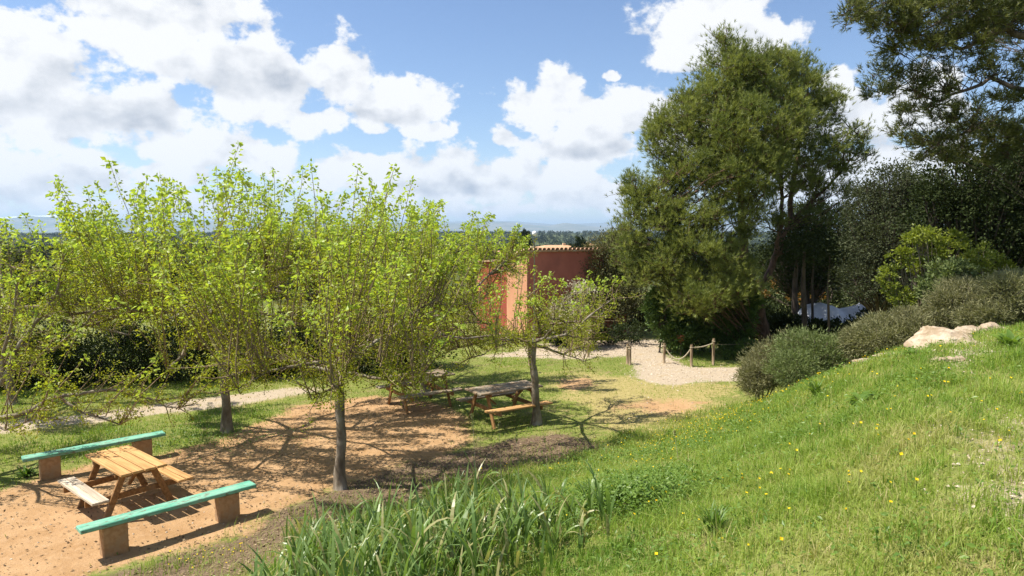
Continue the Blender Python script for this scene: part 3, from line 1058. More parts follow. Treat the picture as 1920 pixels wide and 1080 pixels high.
def tufts(pos, dirs, length, width, rg, tint):
    """each tuft: TUFT_K needles fanning round its axis"""
    n = len(pos)
    d = unit(dirs)
    a = unit(np.cross(d, rg.normal(size=(n, 3))))
    b = np.cross(d, a)
    ang = rg.uniform(0, 2 * math.pi, (n, TUFT_K))
    spread = rg.uniform(0.15, 1.15, (n, TUFT_K))
    nd = (d[:, None, :] * np.cos(spread)[..., None] + (a[:, None, :] * np.cos(ang)[..., None] + b[:, None, :] * np.sin(ang)[..., None]) * np.sin(spread)[..., None])
    base = pos[:, None, :] + d[:, None, :] * rg.uniform(-0.05, 0.05, (n, TUFT_K, 1))
    ln = length * rg.uniform(0.7, 1.2, (n, TUFT_K))
    tmpl = (np.array([(-0.5, 0, 0), (0.5, 0, 0), (0.0, 1, 0)]), np.array([(0, 1, 2)]))
    bb, dd, ll = base.reshape(-1, 3), nd.reshape(-1, 3), ln.ravel()
    s = unit(np.cross(dd, rg.normal(size=dd.shape)))
    V = np.stack([bb - s * width / 2, bb + s * width / 2, bb + dd * ll[:, None]], 1).reshape(-1, 3)
    F = np.arange(len(V)).reshape(-1, 3)
    t = np.repeat(np.clip(np.repeat(tint, TUFT_K) + rg.normal(0, 0.1, n * TUFT_K), 0, 1), 3)
    return V, F, t


def pine(label, base, trunks, lobes, n_tufts, seed, mat='pine', nlen=0.14, nwid=0.011, flat=0.6, group=None, clump=46, csz=0.34, up=0.7, br=0.035):
    """trunks: list of (points, radii); lobes: (x,y,z,rx,ry,rz,weight)"""
    rg = np.random.default_rng(seed)
    root = empty('pine_tree', base, label=label, cat='pine tree', group=group)
    T = Tubes()
    tp = []
    for pts, rad in trunks:
        pts = np.array([tuple(p) for p in pts], float)
        # refine
        s = np.linspace(0, len(pts) - 1, (len(pts) - 1) * 5 + 1)
        q = np.stack([np.interp(s, np.arange(len(pts)), pts[:, i]) for i in range(3)], -1)
        r = np.interp(s, np.arange(len(pts)), rad)
        q[1:-1] += rg.normal(size=(len(q) - 2, 3)) * 0.025
        T.add(q, r, 9)
        tp.append(q)
    tp = np.concatenate(tp)
    pos, nd, tint = [], [], []
    for L in lobes:
        L = np.array(L, float)
        w = L[6] if len(L) > 6 else 1.0
        area = (L[3] * L[4] + L[3] * L[5] + L[4] * L[5])
        ncl = max(3, int(w * area * n_tufts / clump))
        d = unit(rg.normal(size=(ncl, 3)))
        r = np.cbrt(rg.uniform(0.12, 1.0, (ncl, 1)))
        cc = L[:3] + d * r * L[3:6]
        for c in cc:
            k = int(clump * rg.uniform(0.6, 1.4))
            sz = csz * rg.uniform(0.65, 1.35)
            off = rg.normal(size=(k, 3)) * sz * np.array([1, 1, flat])
            pos.append(c + off)
            out = unit(c - (L[:3] - np.array([0, 0, 0.5 * L[5]])))
            nd.append(off / sz * 0.45 + out * 0.55 + np.array([0, 0, up]) + rg.normal(size=(k, 3)) * 0.25)
            tint.append(np.clip(rg.normal(0.5, 0.28) + rg.normal(0, 0.14, k), 0, 1))
            # bough to the clump
            hd = np.hypot(tp[:, 0] - c[0], tp[:, 1] - c[1])
            zt = c[2] - 0.45 * hd - 0.15
            j = np.argmin(np.abs(tp[:, 2] - zt) + 0.25 * hd)
            a = tp[j]
            m1 = a * 0.6 + c * 0.4 + np.array([0, 0, -0.05 * np.linalg.norm(c - a)]) + rg.normal(size=3) * 0.10
            m2 = a * 0.25 + c * 0.75 + rg.normal(size=3) * 0.08
            if rg.random() < 0.75:
                T.add([a, m1, m2, c], [br, br * 0.6, br * 0.38, 0.007], 5, cap=False)
            for e in range(5):
                o = off[rg.integers(k)]
                T.add([m2 * 0.4 + c * 0.6, c + o * 0.5 - np.array([0, 0, 0.03]), c + o], [0.010, 0.008, 0.004], 3, cap=False)
    pos, nd, tint = np.concatenate(pos), np.concatenate(nd), np.concatenate(tint)
    v, f, t = tufts(pos, nd, nlen, nwid, rg, tint)
    add('crown', v, [f], MAT[mat], root, attrs={'tint': t})
    T.build('trunk', MAT['pine_bark' if mat == 'pine' else 'dark_bark'], root)
    return root


def big_pine():
    Y = 25.0
    b = base_at(1440, Y)
    px = lambda u, v, dy=0.0: P(u, v, Y + dy)
    trunks = [([Vector(b) - Vector((0, 0, 0.2)), px(1432, 610), px(1415, 560), px(1398, 500), px(1392, 420), px(1388, 320), px(1372, 200), px(1360, 95)],
               [0.24, 0.21, 0.19, 0.16, 0.13, 0.10, 0.06, 0.02]),
              ([px(1415, 560), px(1448, 500, 0.4), px(1478, 420, 0.8), px(1490, 330, 1.0), px(1500, 240, 1.2), px(1495, 140, 1.2)], [0.13, 0.12, 0.10, 0.085, 0.06, 0.02]),
              ([px(1448, 500, 0.4), px(1465, 420, 0.2), px(1466, 340, 0.2), px(1450, 230, 0.1)], [0.08, 0.075, 0.06, 0.02]),
              ([px(1398, 500), px(1330, 455, -0.8), px(1260, 420, -1.2), px(1205, 370, -1.5)], [0.10, 0.08, 0.05, 0.02]),
              ([px(1478, 420, 0.8), px(1530, 370, 0.9), px(1590, 310, 1.0), px(1620, 260, 1.0)], [0.06, 0.05, 0.035, 0.012])]
    L = [(1362, 150, 55, 62, 0, 1.0), (1358, 92, 22, 32, 0, 0.9), (1400, 140, 50, 50, -0.4, 1.0), (1455, 140, 45, 45, 0.4, 1.0), (1500, 160, 48, 55, 0.9, 1.0), (1545, 205, 38, 50, 1.0, 0.9),
         (1310, 205, 50, 52, -0.5, 1.0), (1270, 235, 48, 50, -0.6, 1.0), (1245, 265, 32, 34, -0.8, 0.8), (1360, 240, 70, 65, -1.2, 1.0), (1440, 235, 75, 70, -0.8, 1.0), (1510, 270, 60, 60, 0.2, 0.9),
         (1300, 310, 62, 55, -1.2, 1.0), (1390, 325, 75, 58, -1.6, 1.0), (1455, 320, 40, 48, -0.6, 0.8), (1265, 340, 40, 45, -0.6, 0.8),
         (1195, 352, 30, 42, -1.4, 0.9), (1215, 395, 36, 48, -1.6, 0.9), (1180, 385, 18, 30, -1.4, 0.7), (1235, 445, 48, 48, -1.8, 1.0), (1300, 400, 55, 50, -1.8, 1.0), (1370, 410, 52, 55, -1.4, 0.9),
         (1300, 480, 64, 46, -2.2, 0.8), (1370, 490, 50, 46, -2.0, 0.75), (1240, 500, 44, 40, -2.0, 0.8), (1320, 545, 66, 34, -2.4, 0.75), (1385, 535, 36, 32, -1.8, 0.8),
         (1180, 440, 30, 50, -1.8, 0.9), (1200, 490, 34, 44, -2.0, 0.9), (1290, 560, 60, 30, -2.2, 0.8), (1430, 180, 60, 60, 0, 0.8), (1400, 270, 80, 80, 0.4, 0.6), (1570, 265, 36, 40, 1.0, 0.55), (1600, 300, 38, 36, 1.0, 0.45), (1618, 255, 24, 28, 1.0, 0.45), (1545, 330, 42, 42, 0.9, 0.75), (1500, 335, 36, 32, 0.6, 0.7), (1430, 395, 40, 44, 0.6, 0.7), (1540, 400, 46, 34, 0.9, 0.6), (1575, 370, 40, 28, 1.2, 0.45)]
    lob = []
    for (u, v, ru, rv, dy, w) in L:
        c = P(u, v, Y + dy)
        k = (Y + dy) / F_PX
        lob.append((c.x, c.y, c.z, ru * k, max(ru * k * 1.15, 0.6), rv * k, w))
    pine('tall bright pine with several stems standing behind the rope fence', b, trunks, lob, 430, 71, nlen=0.155, nwid=0.016, clump=40, csz=0.20, flat=0.85, up=0.9)


big_pine()


def overhang_pine():
    Y = 14.0
    b = (12.9, 15.0, Hs(12.9, 15.0))
    px = lambda u, v, dy=0.0: P(u, v, Y + dy)
    trunks = [([Vector(b) - Vector((0, 0, 0.3)), Vector((13.0, 15.0, 5.0)), Vector((12.7, 15.0, 8.0)), Vector((12.9, 15.1, 10.5)), Vector((12.6, 15.0, 12.5))], [0.30, 0.26, 0.20, 0.13, 0.05]),
              ([Vector((12.9, 15.0, 7.0)), px(1960, 85), px(1890, 55), px(1800, 90, -0.3), px(1700, 55, -0.6), px(1620, 25, -0.8)], [0.11, 0.085, 0.06, 0.035, 0.02, 0.008]),
              ([Vector((13.0, 15.0, 5.4)), px(1960, 180), px(1860, 150, 0.4), px(1760, 190, 0.2), px(1680, 165, 0.0)], [0.09, 0.06, 0.04, 0.024, 0.008]),
              ([Vector((13.0, 15.0, 4.9)), px(1940, 250, 1.0), px(1850, 235, 1.2), px(1750, 270, 1.0)], [0.07, 0.05, 0.03, 0.008])]
    L = [(1615, 15, 42, 26, -0.8, 1.0), (1680, 25, 60, 38, -0.6, 1.1), (1760, 30, 70, 42, -0.4, 1.1), (1840, 25, 70, 40, -0.2, 1.0), (1900, 20, 60, 40, 0.2, 0.9), (1720, 75, 60, 22, -0.4, 0.8), (1800, 85, 60, 26, -0.2, 0.7),
         (1660, 130, 26, 20, 0.0, 0.8), (1650, 172, 28, 22, 0.0, 0.8), (1700, 150, 40, 24, 0.0, 0.6), (1720, 195, 50, 22, 0.2, 0.6), (1780, 150, 50, 26, 0.3, 0.5), (1800, 205, 60, 26, 0.4, 0.6), (1865, 175, 50, 36, 0.5, 0.6),
         (1900, 120, 50, 24, 0.2, 0.5), (1690, 245, 30, 16, 0.8, 0.6), (1760, 262, 60, 20, 1.0, 0.8), (1840, 245, 60, 30, 1.2, 0.8), (1905, 260, 55, 36, 1.2, 0.9), (1735, 295, 40, 14, 1.2, 0.6), (1820, 285, 50, 18, 1.3, 0.9)]
    lob = []
    for (u, v, ru, rv, dy, w) in L:
        c = P(u, v, Y + dy)
        k = (Y + dy) / F_PX
        lob.append((c.x, c.y, c.z, ru * k, max(ru * k, 0.4), rv * k, w))
    # the rest of the crown, above and beyond the frame
    for q in [(9.6, 13.6, 10.2, 1.6, 1.6, 0.9, 0.45), (11.6, 15.6, 11.2, 1.9, 1.9, 1.1, 0.45), (13.4, 14.2, 11.8, 2.0, 2.0, 1.1, 0.45), (14.8, 16.0, 10.2, 1.9, 1.9, 1.2, 0.5),
              (13.6, 13.0, 9.2, 1.7, 1.6, 0.9, 0.5), (15.2, 14.4, 8.0, 1.7, 1.7, 0.9, 0.5), (13.0, 17.0, 9.2, 1.8, 1.6, 0.9, 0.5), (11.0, 17.2, 9.8, 1.5, 1.5, 0.8, 0.45),
              (12.4, 14.6, 13.2, 1.5, 1.5, 1.0, 0.45)]:
        lob.append(q[:6] + (q[6] * 0.45,))
    pine('dark pine reaching into the upper right corner with drooping boughs', b, trunks, lob, 760, 72, mat='pine_dark', nlen=0.10, nwid=0.014, clump=26, csz=0.10, flat=0.7, up=0.35, br=0.012)


overhang_pine()

# ------------------------------------------------------------------ evergreen trees and shrubs behind and to the right
blob_tree('evergreen_oak', 'brownish green evergreen oak at the corner of the red building', base_at(1150, 28.0), 5,
          lobes_px([(1150, 480, 48, 50, 0), (1120, 500, 36, 46, -0.4), (1185, 500, 40, 60, 0.2), (1150, 555, 62, 50, -0.6), (1110, 560, 30, 40, -0.4), (1165, 440, 24, 20, 0)], 28.0),
          'oak_warm', 26000, 0.085, 401, trunk_r=0.14, stems=3, group='evergreen trees')
blob_tree('evergreen_oak', 'dark evergreen oak beneath the right half of the tall pine', base_at(1520, 27.5), 5,
          lobes_px([(1500, 455, 60, 50, 0), (1560, 430, 50, 50, 0.5), (1470, 500, 60, 55, -0.3), (1540, 500, 60, 55, -0.2), (1600, 480, 50, 60, 0.4), (1510, 405, 40, 30, 0.3)], 27.5),
          'oak', 26000, 0.10, 402, trunk_r=0.15, stems=3, group='evergreen trees')
blob_tree('evergreen_oak', 'grey green evergreen tree with rounded top between the two pines', base_at(1660, 22.0), 5,
          lobes_px([(1670, 360, 60, 55, 0), (1630, 400, 45, 60, 0.2), (1700, 400, 60, 70, 0.2), (1660, 450, 75, 60, -0.4), (1640, 520, 70, 50, -0.2), (1740, 370, 50, 50, 0.4)], 22.0),
          'olive', 38000, 0.085, 403, trunk_r=0.16, stems=2, group='evergreen trees')
blob_tree('evergreen_oak', 'almost black evergreen tree below the overhanging pine', base_at(1830, 18.0), 5,
          lobes_px([(1800, 350, 70, 60, 0), (1880, 340, 70, 65, 0.3), (1760, 400, 60, 60, 0.2), (1850, 420, 80, 70, -0.2), (1900, 460, 70, 70, 0), (1950, 380, 70, 90, 0.2), (1780, 470, 60, 50, 0.3)], 18.0),
          'oak', 38000, 0.095, 404, trunk_r=0.17, stems=2, group='evergreen trees')
blob_tree('evergreen_oak', 'dark evergreen tree at the right edge beyond the heath shrubs', base_at(2010, 19.0), 5,
          lobes_px([(2000, 330, 110, 90, 0.6), (2060, 430, 120, 110, 0.4), (1940, 300, 60, 50, 0.8)], 19.0),
          'oak', 20000, 0.13, 405, trunk_r=0.17, stems=2, group='evergreen trees')
blob_tree('evergreen_oak', 'shaded evergreen tree deep behind the white sheeting', base_at(1600, 32.0), 5,
          lobes_px([(1560, 520, 70, 50, 0), (1640, 520, 70, 55, 0), (1700, 500, 60, 60, 0), (1480, 540, 60, 45, 0), (1600, 460, 70, 50, 0.5)], 32.0),
          'oak', 11000, 0.17, 406, trunk_r=0.15, stems=3, group='evergreen trees')
blob_tree('russet_tree', 'small tree with russet leaves glowing behind the white sheeting', base_at(1535, 29.5), 3,
          lobes_px([(1533, 556, 16, 12, 0), (1580, 490, 24, 22, 0), (1440, 540, 30, 20, 0.4), (1490, 560, 22, 12, 0.3)], 29.5),
          'russet', 1100, 0.10, 407, trunk_r=0.06, cat='tree', stems=2)

# slim trunks standing in the shade
for i, (u, Y, vt, r, lb) in enumerate([(1512, 24.2, 470, 0.10, 'stout dark trunk standing left of the white sheeting'), (1557, 23.2, 480, 0.045, 'slim grey trunk in front of the white sheeting'),
                                       (1525, 25.0, 470, 0.05, 'thin dark trunk next to the stout trunk'), (1490, 26.0, 480, 0.12, 'dark trunk just right of the reddish pine trunk')]):
    b = base_at(u, Y)
    t = P(u - 4 + 3 * i, vt, Y)
    root = empty('slim_tree', b, label=lb, cat='tree', group='slim trunks in the shade')
    T = Tubes()
    bv = np.array(b)
    tv = np.array(t)
    T.add([bv - (0, 0, .2), bv * 0.7 + tv * 0.3 + (0.04, 0, 0), bv * 0.35 + tv * 0.65 - (0.03, 0, 0), tv], [r * 1.2, r, r * 0.85, r * 0.5], 7)
    T.build('trunk', MAT['dark_bark'], root)
    rg = np.random.default_rng(90 + i)
    cpos = tv + rg.normal(size=(900, 3)) * np.array([0.5, 0.5, 0.35]) + np.array([0, 0, 0.25])
    v, f, tt = leaf_arrays(cpos, rg.normal(size=(900, 3)), 0.12 * rg.uniform(0.7, 1.2, 900), LEAF4, rg=rg)
    add('crown', v, [f], MAT['oak'], root, attrs={'tint': tt})

# conifer hedge bushes under the pine
for i, (u, Y, lob, lb) in enumerate([
        (1255, 23.6, [(1250, 600, 32, 40, 0), (1240, 565, 24, 34, 0.1), (1270, 630, 34, 26, -0.3), (1225, 580, 16, 30, 0)], 'bright green cypress bush at the end of the rope fence'),
        (1320, 23.8, [(1310, 590, 40, 42, 0), (1300, 630, 36, 26, -0.3), (1340, 610, 34, 34, -0.1), (1325, 560, 28, 26, 0.2)], 'wide green cypress bush behind the middle fence posts'),
        (1385, 24.0, [(1380, 590, 32, 38, 0), (1375, 630, 34, 24, -0.2), (1400, 560, 26, 30, 0.1)], 'green cypress bush left of the leaning pine trunk')]):
    blob_tree('cypress_bush', lb, base_at(u, Y), 2, lobes_px(lob, Y), 'thuja', 7500, 0.12, 420 + i, trunk_r=0.05, cat='bush', group='cypress bushes under the pine', stems=3, fill=0.6)
blob_tree('ground_shrub', 'low dark green shrub right of the last fence post', base_at(1400, 22.6), 1,
          lobes_px([(1395, 655, 36, 16, 0), (1365, 660, 22, 12, -0.2), (1425, 660, 22, 14, 0)], 22.6), 'thuja', 2600, 0.09, 424, trunk_r=0.03, cat='shrub', stems=3)

for i, (u, Y, lob, mt, lb) in enumerate([
        (1470, 25.6, [(1465, 615, 40, 30, 0), (1440, 600, 30, 30, 0.6), (1495, 620, 36, 26, -0.2)], 'oak', 'dark undergrowth bush right of the leaning pine trunk'),
        (1545, 24.6, [(1540, 622, 34, 22, 0), (1575, 622, 34, 22, -0.2), (1510, 625, 30, 22, 0.1)], 'oak', 'dark undergrowth bush in front of the white sheeting'),
        (1630, 23.8, [(1625, 615, 36, 26, 0), (1655, 600, 34, 34, 0.2), (1600, 625, 30, 20, -0.2)], 'hedge', 'dark undergrowth bush at the right end of the white sheeting'),
        (1430, 30.5, [(1400, 590, 50, 40, 0), (1450, 590, 50, 44, 0), (1360, 600, 44, 36, 0)], 'oak', 'dark bush in the shade behind the cypress bushes'),
        (1220, 30.0, [(1200, 600, 40, 40, 0), (1240, 590, 40, 50, 0)], 'oak', 'dark bush in the gap between evergreen oak and pine'),
        (1545, 31.0, [(1530, 560, 50, 30, 0), (1590, 560, 50, 30, 0), (1500, 590, 50, 36, 0)], 'oak', 'dark bush just behind the white sheeting')]):
    blob_tree('undergrowth_bush', lb, base_at(u, Y), 1, lobes_px(lob, Y), mt, 5500, 0.13, 560 + i, trunk_r=0.04, cat='bush', group='undergrowth in the shade', stems=3, fill=0.4)

# white blossom shrub by the building
r_ = blob_tree('blossom_shrub', 'pale blossoming shrub against the red wall', base_at(1080, 24.6), 2,
               lobes_px([(1085, 555, 34, 30, 0), (1060, 585, 34, 30, -0.2), (1100, 590, 30, 30, -0.1), (1040, 600, 26, 24, 0), (1080, 615, 44, 20, -0.1)], 24.6), 'blossom', 4200, 0.085, 430, trunk_r=0.04, cat='shrub', stems=4)
rg = np.random.default_rng(4301)
lp = np.array(lobes_px([(1080, 575, 42, 40, 0), (1050, 600, 40, 30, 0), (1100, 605, 36, 30, 0)], 24.7))
k = rg.integers(0, 3, 3000)
pp = lp[k, :3] + unit(rg.normal(size=(3000, 3))) * rg.uniform(0.4, 1, (3000, 1)) * lp[k, 3:]
v, f, t = leaf_arrays(pp, rg.normal(size=(3000, 3)), 0.09, LEAF4, rg=rg)
add('foliage', v, [f], MAT['oak_warm'], r_, attrs={'tint': t})
for i, (u, Y, lob, lb) in enumerate([(1040, 25.2, [(1030, 628, 34, 14, 0), (1060, 632, 30, 12, 0)], 'low dark shrub at the foot of the red wall'),
                                     (1150, 25.5, [(1140, 625, 40, 18, 0), (1180, 622, 34, 20, 0), (1115, 630, 26, 12, 0)], 'dark low shrub below the evergreen oak')]):
    blob_tree('ground_shrub', lb, base_at(u, Y), 1, lobes_px(lob, Y), 'hedge', 2600, 0.10, 440 + i, trunk_r=0.03, cat='shrub', stems=3)

# heath and broom shrubs on the bank
FINE = (np.array([(-0.11, 0, 0), (0.11, 0, 0), (0, 1, 0.03)], float), np.array([(0, 1, 2)]))
for i, (u, Y, lob, mt, n, lb) in enumerate([
        (1440, 16.4, [(1440, 690, 50, 42, 0), (1418, 710, 34, 32, -0.3), (1475, 675, 50, 46, 0)], 'broom_brown', 15000, 'brownish heath shrub at the toe of the bank beside the gravel'),
        (1510, 15.4, [(1510, 660, 58, 44, 0.3), (1550, 672, 54, 46, 0), (1490, 690, 50, 36, -0.3), (1575, 690, 40, 32, -0.2)], 'broom_green', 17000, 'fresh green heath shrub in the middle of the bank edge'),
        (1640, 14.6, [(1640, 640, 46, 42, 0), (1610, 645, 34, 36, 0.3), (1680, 640, 44, 40, 0), (1650, 610, 30, 24, 0.3)], 'broom', 17000, 'olive heath shrub left of the big limestone rock'),
        (1720, 14.4, [(1720, 630, 44, 44, 0), (1760, 600, 40, 36, 0.4), (1700, 605, 34, 30, 0.5), (1770, 620, 40, 30, 0)], 'broom_brown', 16000, 'grey brown heath shrub right behind the big rock'),
        (1830, 13.6, [(1810, 575, 50, 46, 0.4), (1840, 595, 46, 30, -0.2), (1780, 570, 34, 30, 0.5), (1800, 545, 36, 24, 0.8)], 'broom_brown', 16000, 'tall grey brown heath shrub above the small boulder'),
        (1900, 13.2, [(1890, 560, 50, 50, 0), (1930, 570, 50, 46, 0), (1900, 535, 40, 28, 0.5), (1865, 590, 30, 22, -0.2)], 'broom', 16000, 'olive heath shrub at the right edge of the bank')]):
    blob_tree('heath_shrub', lb, base_at(u, Y), 1, lobes_px(lob, Y), mt, int(n * 1.7), 0.080, 450 + i, trunk_r=0.03, bark='shrub_stem', cat='shrub', group='heath shrubs along the bank', stems=4, tmpl=FINE, fill=0.55)

blob_tree('bright_shrub', 'tall yellow green shrub with bare grey stems before the dark trees', base_at(1745, 15.6), 2,
          lobes_px([(1735, 442, 34, 16, 0), (1785, 448, 24, 18, 0.1), (1690, 480, 22, 18, -0.2), (1668, 515, 18, 26, -0.2), (1690, 555, 26, 24, -0.2), (1720, 500, 24, 20, 0.1), (1765, 468, 26, 16, 0), (1710, 450, 16, 14, 0.2)], 15.6),
          'lime', 5200, 0.075, 470, trunk_r=0.045, bark='shrub_stem', cat='shrub', stems=5, group='yellow green shrubs', fill=0.5)
blob_tree('bright_shrub', 'smaller yellow green shrub right of the tall one', base_at(1845, 15.2), 2,
          lobes_px([(1840, 480, 32, 26, 0), (1870, 505, 26, 26, 0), (1825, 520, 30, 30, 0), (1860, 545, 34, 24, -0.1)], 15.2),
          'lime', 3600, 0.072, 471, trunk_r=0.035, bark='shrub_stem', cat='shrub', stems=4, group='yellow green shrubs', fill=0.5)
blob_tree('bright_shrub', 'mid green shrub filling the gap below the yellow green ones', base_at(1790, 15.0), 1,
          lobes_px([(1775, 520, 34, 30, 0), (1800, 510, 26, 24, 0), (1750, 545, 30, 26, 0)], 15.0),
          'broom_green', 4500, 0.09, 472, trunk_r=0.03, bark='shrub_stem', cat='shrub', stems=4, fill=0.5)

# dark hedge bushes behind the left path
hx = [(-330, 17.0), (-180, 17.6), (-40, 18.2), (90, 18.6), (215, 18.9), (330, 19.2), (450, 19.6), (560, 20.0), (665, 20.4), (770, 21.0)]
names = ['off the left end', 'second from the left end', 'left of the leaning bough', 'behind the drooping boughs', 'blackest, seen beneath the left mulberry', 'left of the left mulberry trunk',
         'right of the left mulberry trunk', 'between the two mulberry trunks', 'behind the middle mulberry', 'last towards the red building']
for i, ((u, Y), nm) in enumerate(zip(hx, names)):
    rr = random.Random(i)
    h = rr.uniform(112, 140)
    vb = 435 + 4.2 * 1280 / Y
    blob_tree('hedge_bush', 'dark evergreen hedge bush along the path, ' + nm, base_at(u, Y), 2,
              lobes_px([(u, vb - h * 0.45, 62, h * 0.50, 0, 0.9), (u - 40, vb - h * 0.35, 46, h * 0.38, 0.1, 0.8), (u + 42, vb - h * 0.38, 46, h * 0.4, -0.1, 0.8), (u + 10, vb - h * 0.8, 34, h * 0.2, 0.1, 0.6)], Y),
              'hedge', 8000, 0.09, 480 + i, trunk_r=0.06, cat='hedge', group='dark hedge bushes behind the path', stems=3, fill=0.6)

# ------------------------------------------------------------------ mulberry trees
def mulberry(label, x, y, fork, reach, top, n_limb, n_shoot, seed, leaf=0.090, az0=0.0, sparse=1.0, lean=(0, 0), trunk_r=0.088, limb_rise=0.35, spurs=150, az_span=None, extra=(), droop=-0.75, limb_r=1.0):
    rg = np.random.default_rng(seed)
    zb = Hs(x, y)
    root = empty('mulberry_tree', (x, y, zb), label=label, cat='tree', group='pollarded mulberry trees')
    TT = Tubes()
    fk = np.array([x + lean[0], y + lean[1], zb + fork])
    b = np.array([x, y, zb])
    s = np.linspace(0, 1, 12)
    tr = b + (fk - b) * s[:, None]
    tr[:, 0] += 0.025 * np.sin(s * 5 + seed)
    tr[:, 1] += 0.02 * np.cos(s * 4 + seed)
    rad = trunk_r * (1.0 - 0.10 * s + 0.75 * np.exp(-s * 12) + 0.28 * np.exp(-((s - 1) / 0.12) ** 2)) * (1 + 0.07 * np.sin(s * 23 + seed))
    tr[:, 0] += 0.012 * np.sin(s * 13 + seed * 2)
    tr[0, 2] -= 0.12
    TT.add(tr, rad, 10)
    fk = tr[-1]
    TL = Tubes()
    limbs = []

    def limb(p0, az, length, rise, r0, r1, depth):
        k = 6
        p = [p0]
        el = rise
        a = az
        for i in range(k):
            el += rg.normal(0, 0.22) - 0.04
            el = max(-0.35, min(1.1, el))
            a += rg.normal(0, 0.20)
            st = length / k
            p.append(p[-1] + np.array([math.cos(a) * math.cos(el), math.sin(a) * math.cos(el), math.sin(el)]) * st)
        p = np.array(p)
        r = np.linspace(r0, r1, len(p))
        r[-1] *= 1.25          # pollard knuckle
        r = r * rg.uniform(0.9, 1.15, len(r))
        TL.add(p, r, 7)
        limbs.append((p, depth))
        return p, a
    span = az_span or (0, 2 * math.pi)
    for i in range(n_limb):
        az = az0 + span[0] + (span[1] - span[0]) * (i + rg.uniform(-0.18, 0.18)) / n_limb
        L = reach * rg.uniform(0.74, 1.0)
        p, a = limb(fk + np.array([0, 0, rg.uniform(-0.10, 0.05)]), az, L, limb_rise + rg.uniform(-0.25, 0.3), 0.056 * limb_r, 0.020 * limb_r, 0)
        for j in range(2):
            q = p[rg.integers(2, 6)]
            limb(q, a + rg.choice([-1, 1]) * rg.uniform(0.5, 1.0), L * rg.uniform(0.3, 0.55), limb_rise + rg.uniform(-0.3, 0.35), 0.034 * limb_r, 0.012 * limb_r, 1)
    for pl, r0, r1 in extra:
        q = np.array([tuple(P(*e)) for e in pl])
        sidx = np.linspace(0, len(q) - 1, (len(q) - 1) * 3 + 1)
        q = np.stack([np.interp(sidx, np.arange(len(q)), q[:, c]) for c in range(3)], -1)
        q[1:-1] += rg.normal(size=(len(q) - 2, 3)) * 0.02
        TL.add(q, np.linspace(r0, r1, len(q)), 7)
        limbs.append((q, 0))
        limbs.append((q[len(q) // 2:], 1))
    TL.build('branch', MAT['bark'], root)
    TT.build('trunk', MAT['bark'], root)
    # upright shoots
    TS = Tubes()
    lp, ld, ls, lt = [], [], [], []
    allp = np.concatenate([p[1:] for p, d in limbs])
    ends = np.array([p[-1] for p, d in limbs])
    for i in range(n_shoot):
        o = ends[rg.integers(len(ends))] if rg.random() < 0.42 else allp[rg.integers(len(allp))]
        o = o + rg.normal(size=3) * 0.03
        rad_v = np.array([o[0] - fk[0], o[1] - fk[1], 0])
        rr = np.linalg.norm(rad_v) + 1e-6
        lim = top - 0.42 * min(1.3, rr / reach) ** 2 * (top - fork)
        L = (zb + lim - o[2]) * (rg.uniform(0.30, 0.74) if rg.random() < 0.70 else rg.uniform(0.74, 1.03))
        L = max(0.35, L)
        d = unit(np.array([0, 0, 1.0]) + rad_v / rr * (0.40 * rr / reach + rg.normal(0, 0.15)) + rg.normal(size=3) * np.array([0.14, 0.14, 0]))
        k = 7
        tt = np.linspace(0, 1, k)
        bend = rg.normal(size=3) * 0.10 * L * np.array([1, 1, 0])
        pts = o + d * (tt * L)[:, None] + bend * (tt * tt)[:, None]
        pts[1:-1] += rg.normal(size=(k - 2, 3)) * 0.012
        TS.add(pts, np.linspace(0.0120, 0.0035, k), 4, cap=False)
        n = int(L / 0.0140 * sparse)
        t = np.sort(rg.uniform(0.06, 1.0, n))
        c = np.stack([np.interp(t, tt, pts[:, q]) for q in range(3)], -1)
        ang = np.arange(n) * 2.4 + rg.uniform(0, 6)
        out = np.stack([np.cos(ang), np.sin(ang), rg.uniform(-0.5, 0.5, n)], -1)
        ln = rg.uniform(0.02, 0.09, n)
        pos = c + out * ln[:, None]
        lp.append(pos)
        ld.append(out + np.array([0, 0, -0.35]) + rg.normal(size=(n, 3)) * 0.45)
        sz = leaf * (0.46 + 0.66 * t ** 2.2) * rg.uniform(0.45, 1.5, n)
        ls.append(sz)
        lt.append(np.clip(0.05 + 0.85 * t ** 1.4 + rg.normal(0, 0.20, n), 0, 1))
        # tuft of young leaves at the tip
        m = 9
        lp.append(np.repeat(pts[-1:], m, 0) + rg.normal(size=(m, 3)) * 0.03)
        ld.append(rg.normal(size=(m, 3)) + np.array([0, 0, -0.2]))
        ls.append(leaf * rg.uniform(0.7, 1.25, m))
        lt.append(np.clip(rg.normal(0.9, 0.1, m), 0, 1))
    # short spurs and low twigs with small rosettes
    for i in range(spurs):
        o = allp[rg.integers(len(allp))]
        rad_v = np.array([o[0] - fk[0], o[1] - fk[1], 0])
        d = unit(rad_v / (np.linalg.norm(rad_v) + 1e-6) * rg.uniform(0.2, 1.1) + np.array([0, 0, rg.uniform(droop, 0.6)]) + rg.normal(size=3) * 0.45)
        L = rg.uniform(0.15, 0.80)
        pts = np.array([o, o + d * L * 0.5 + rg.normal(size=3) * 0.03, o + d * L + np.array([0, 0, 0.06 * L])])
        TS.add(pts, [0.009, 0.006, 0.003], 4, cap=False)
        for e in range(5):
            tq = rg.uniform(0.25, 1.0)
            q = o + (pts[-1] - o) * tq
            m = 8
            lp.append(q + rg.normal(size=(m, 3)) * 0.045)
            ld.append(rg.normal(size=(m, 3)) + np.array([0, 0, 0.2]))
            ls.append(leaf * rg.uniform(0.35, 0.72, m))
            lt.append(np.clip(rg.normal(0.42, 0.2, m), 0, 1))
    TS.build('shoots', MAT['twig'], root, kind='stuff')
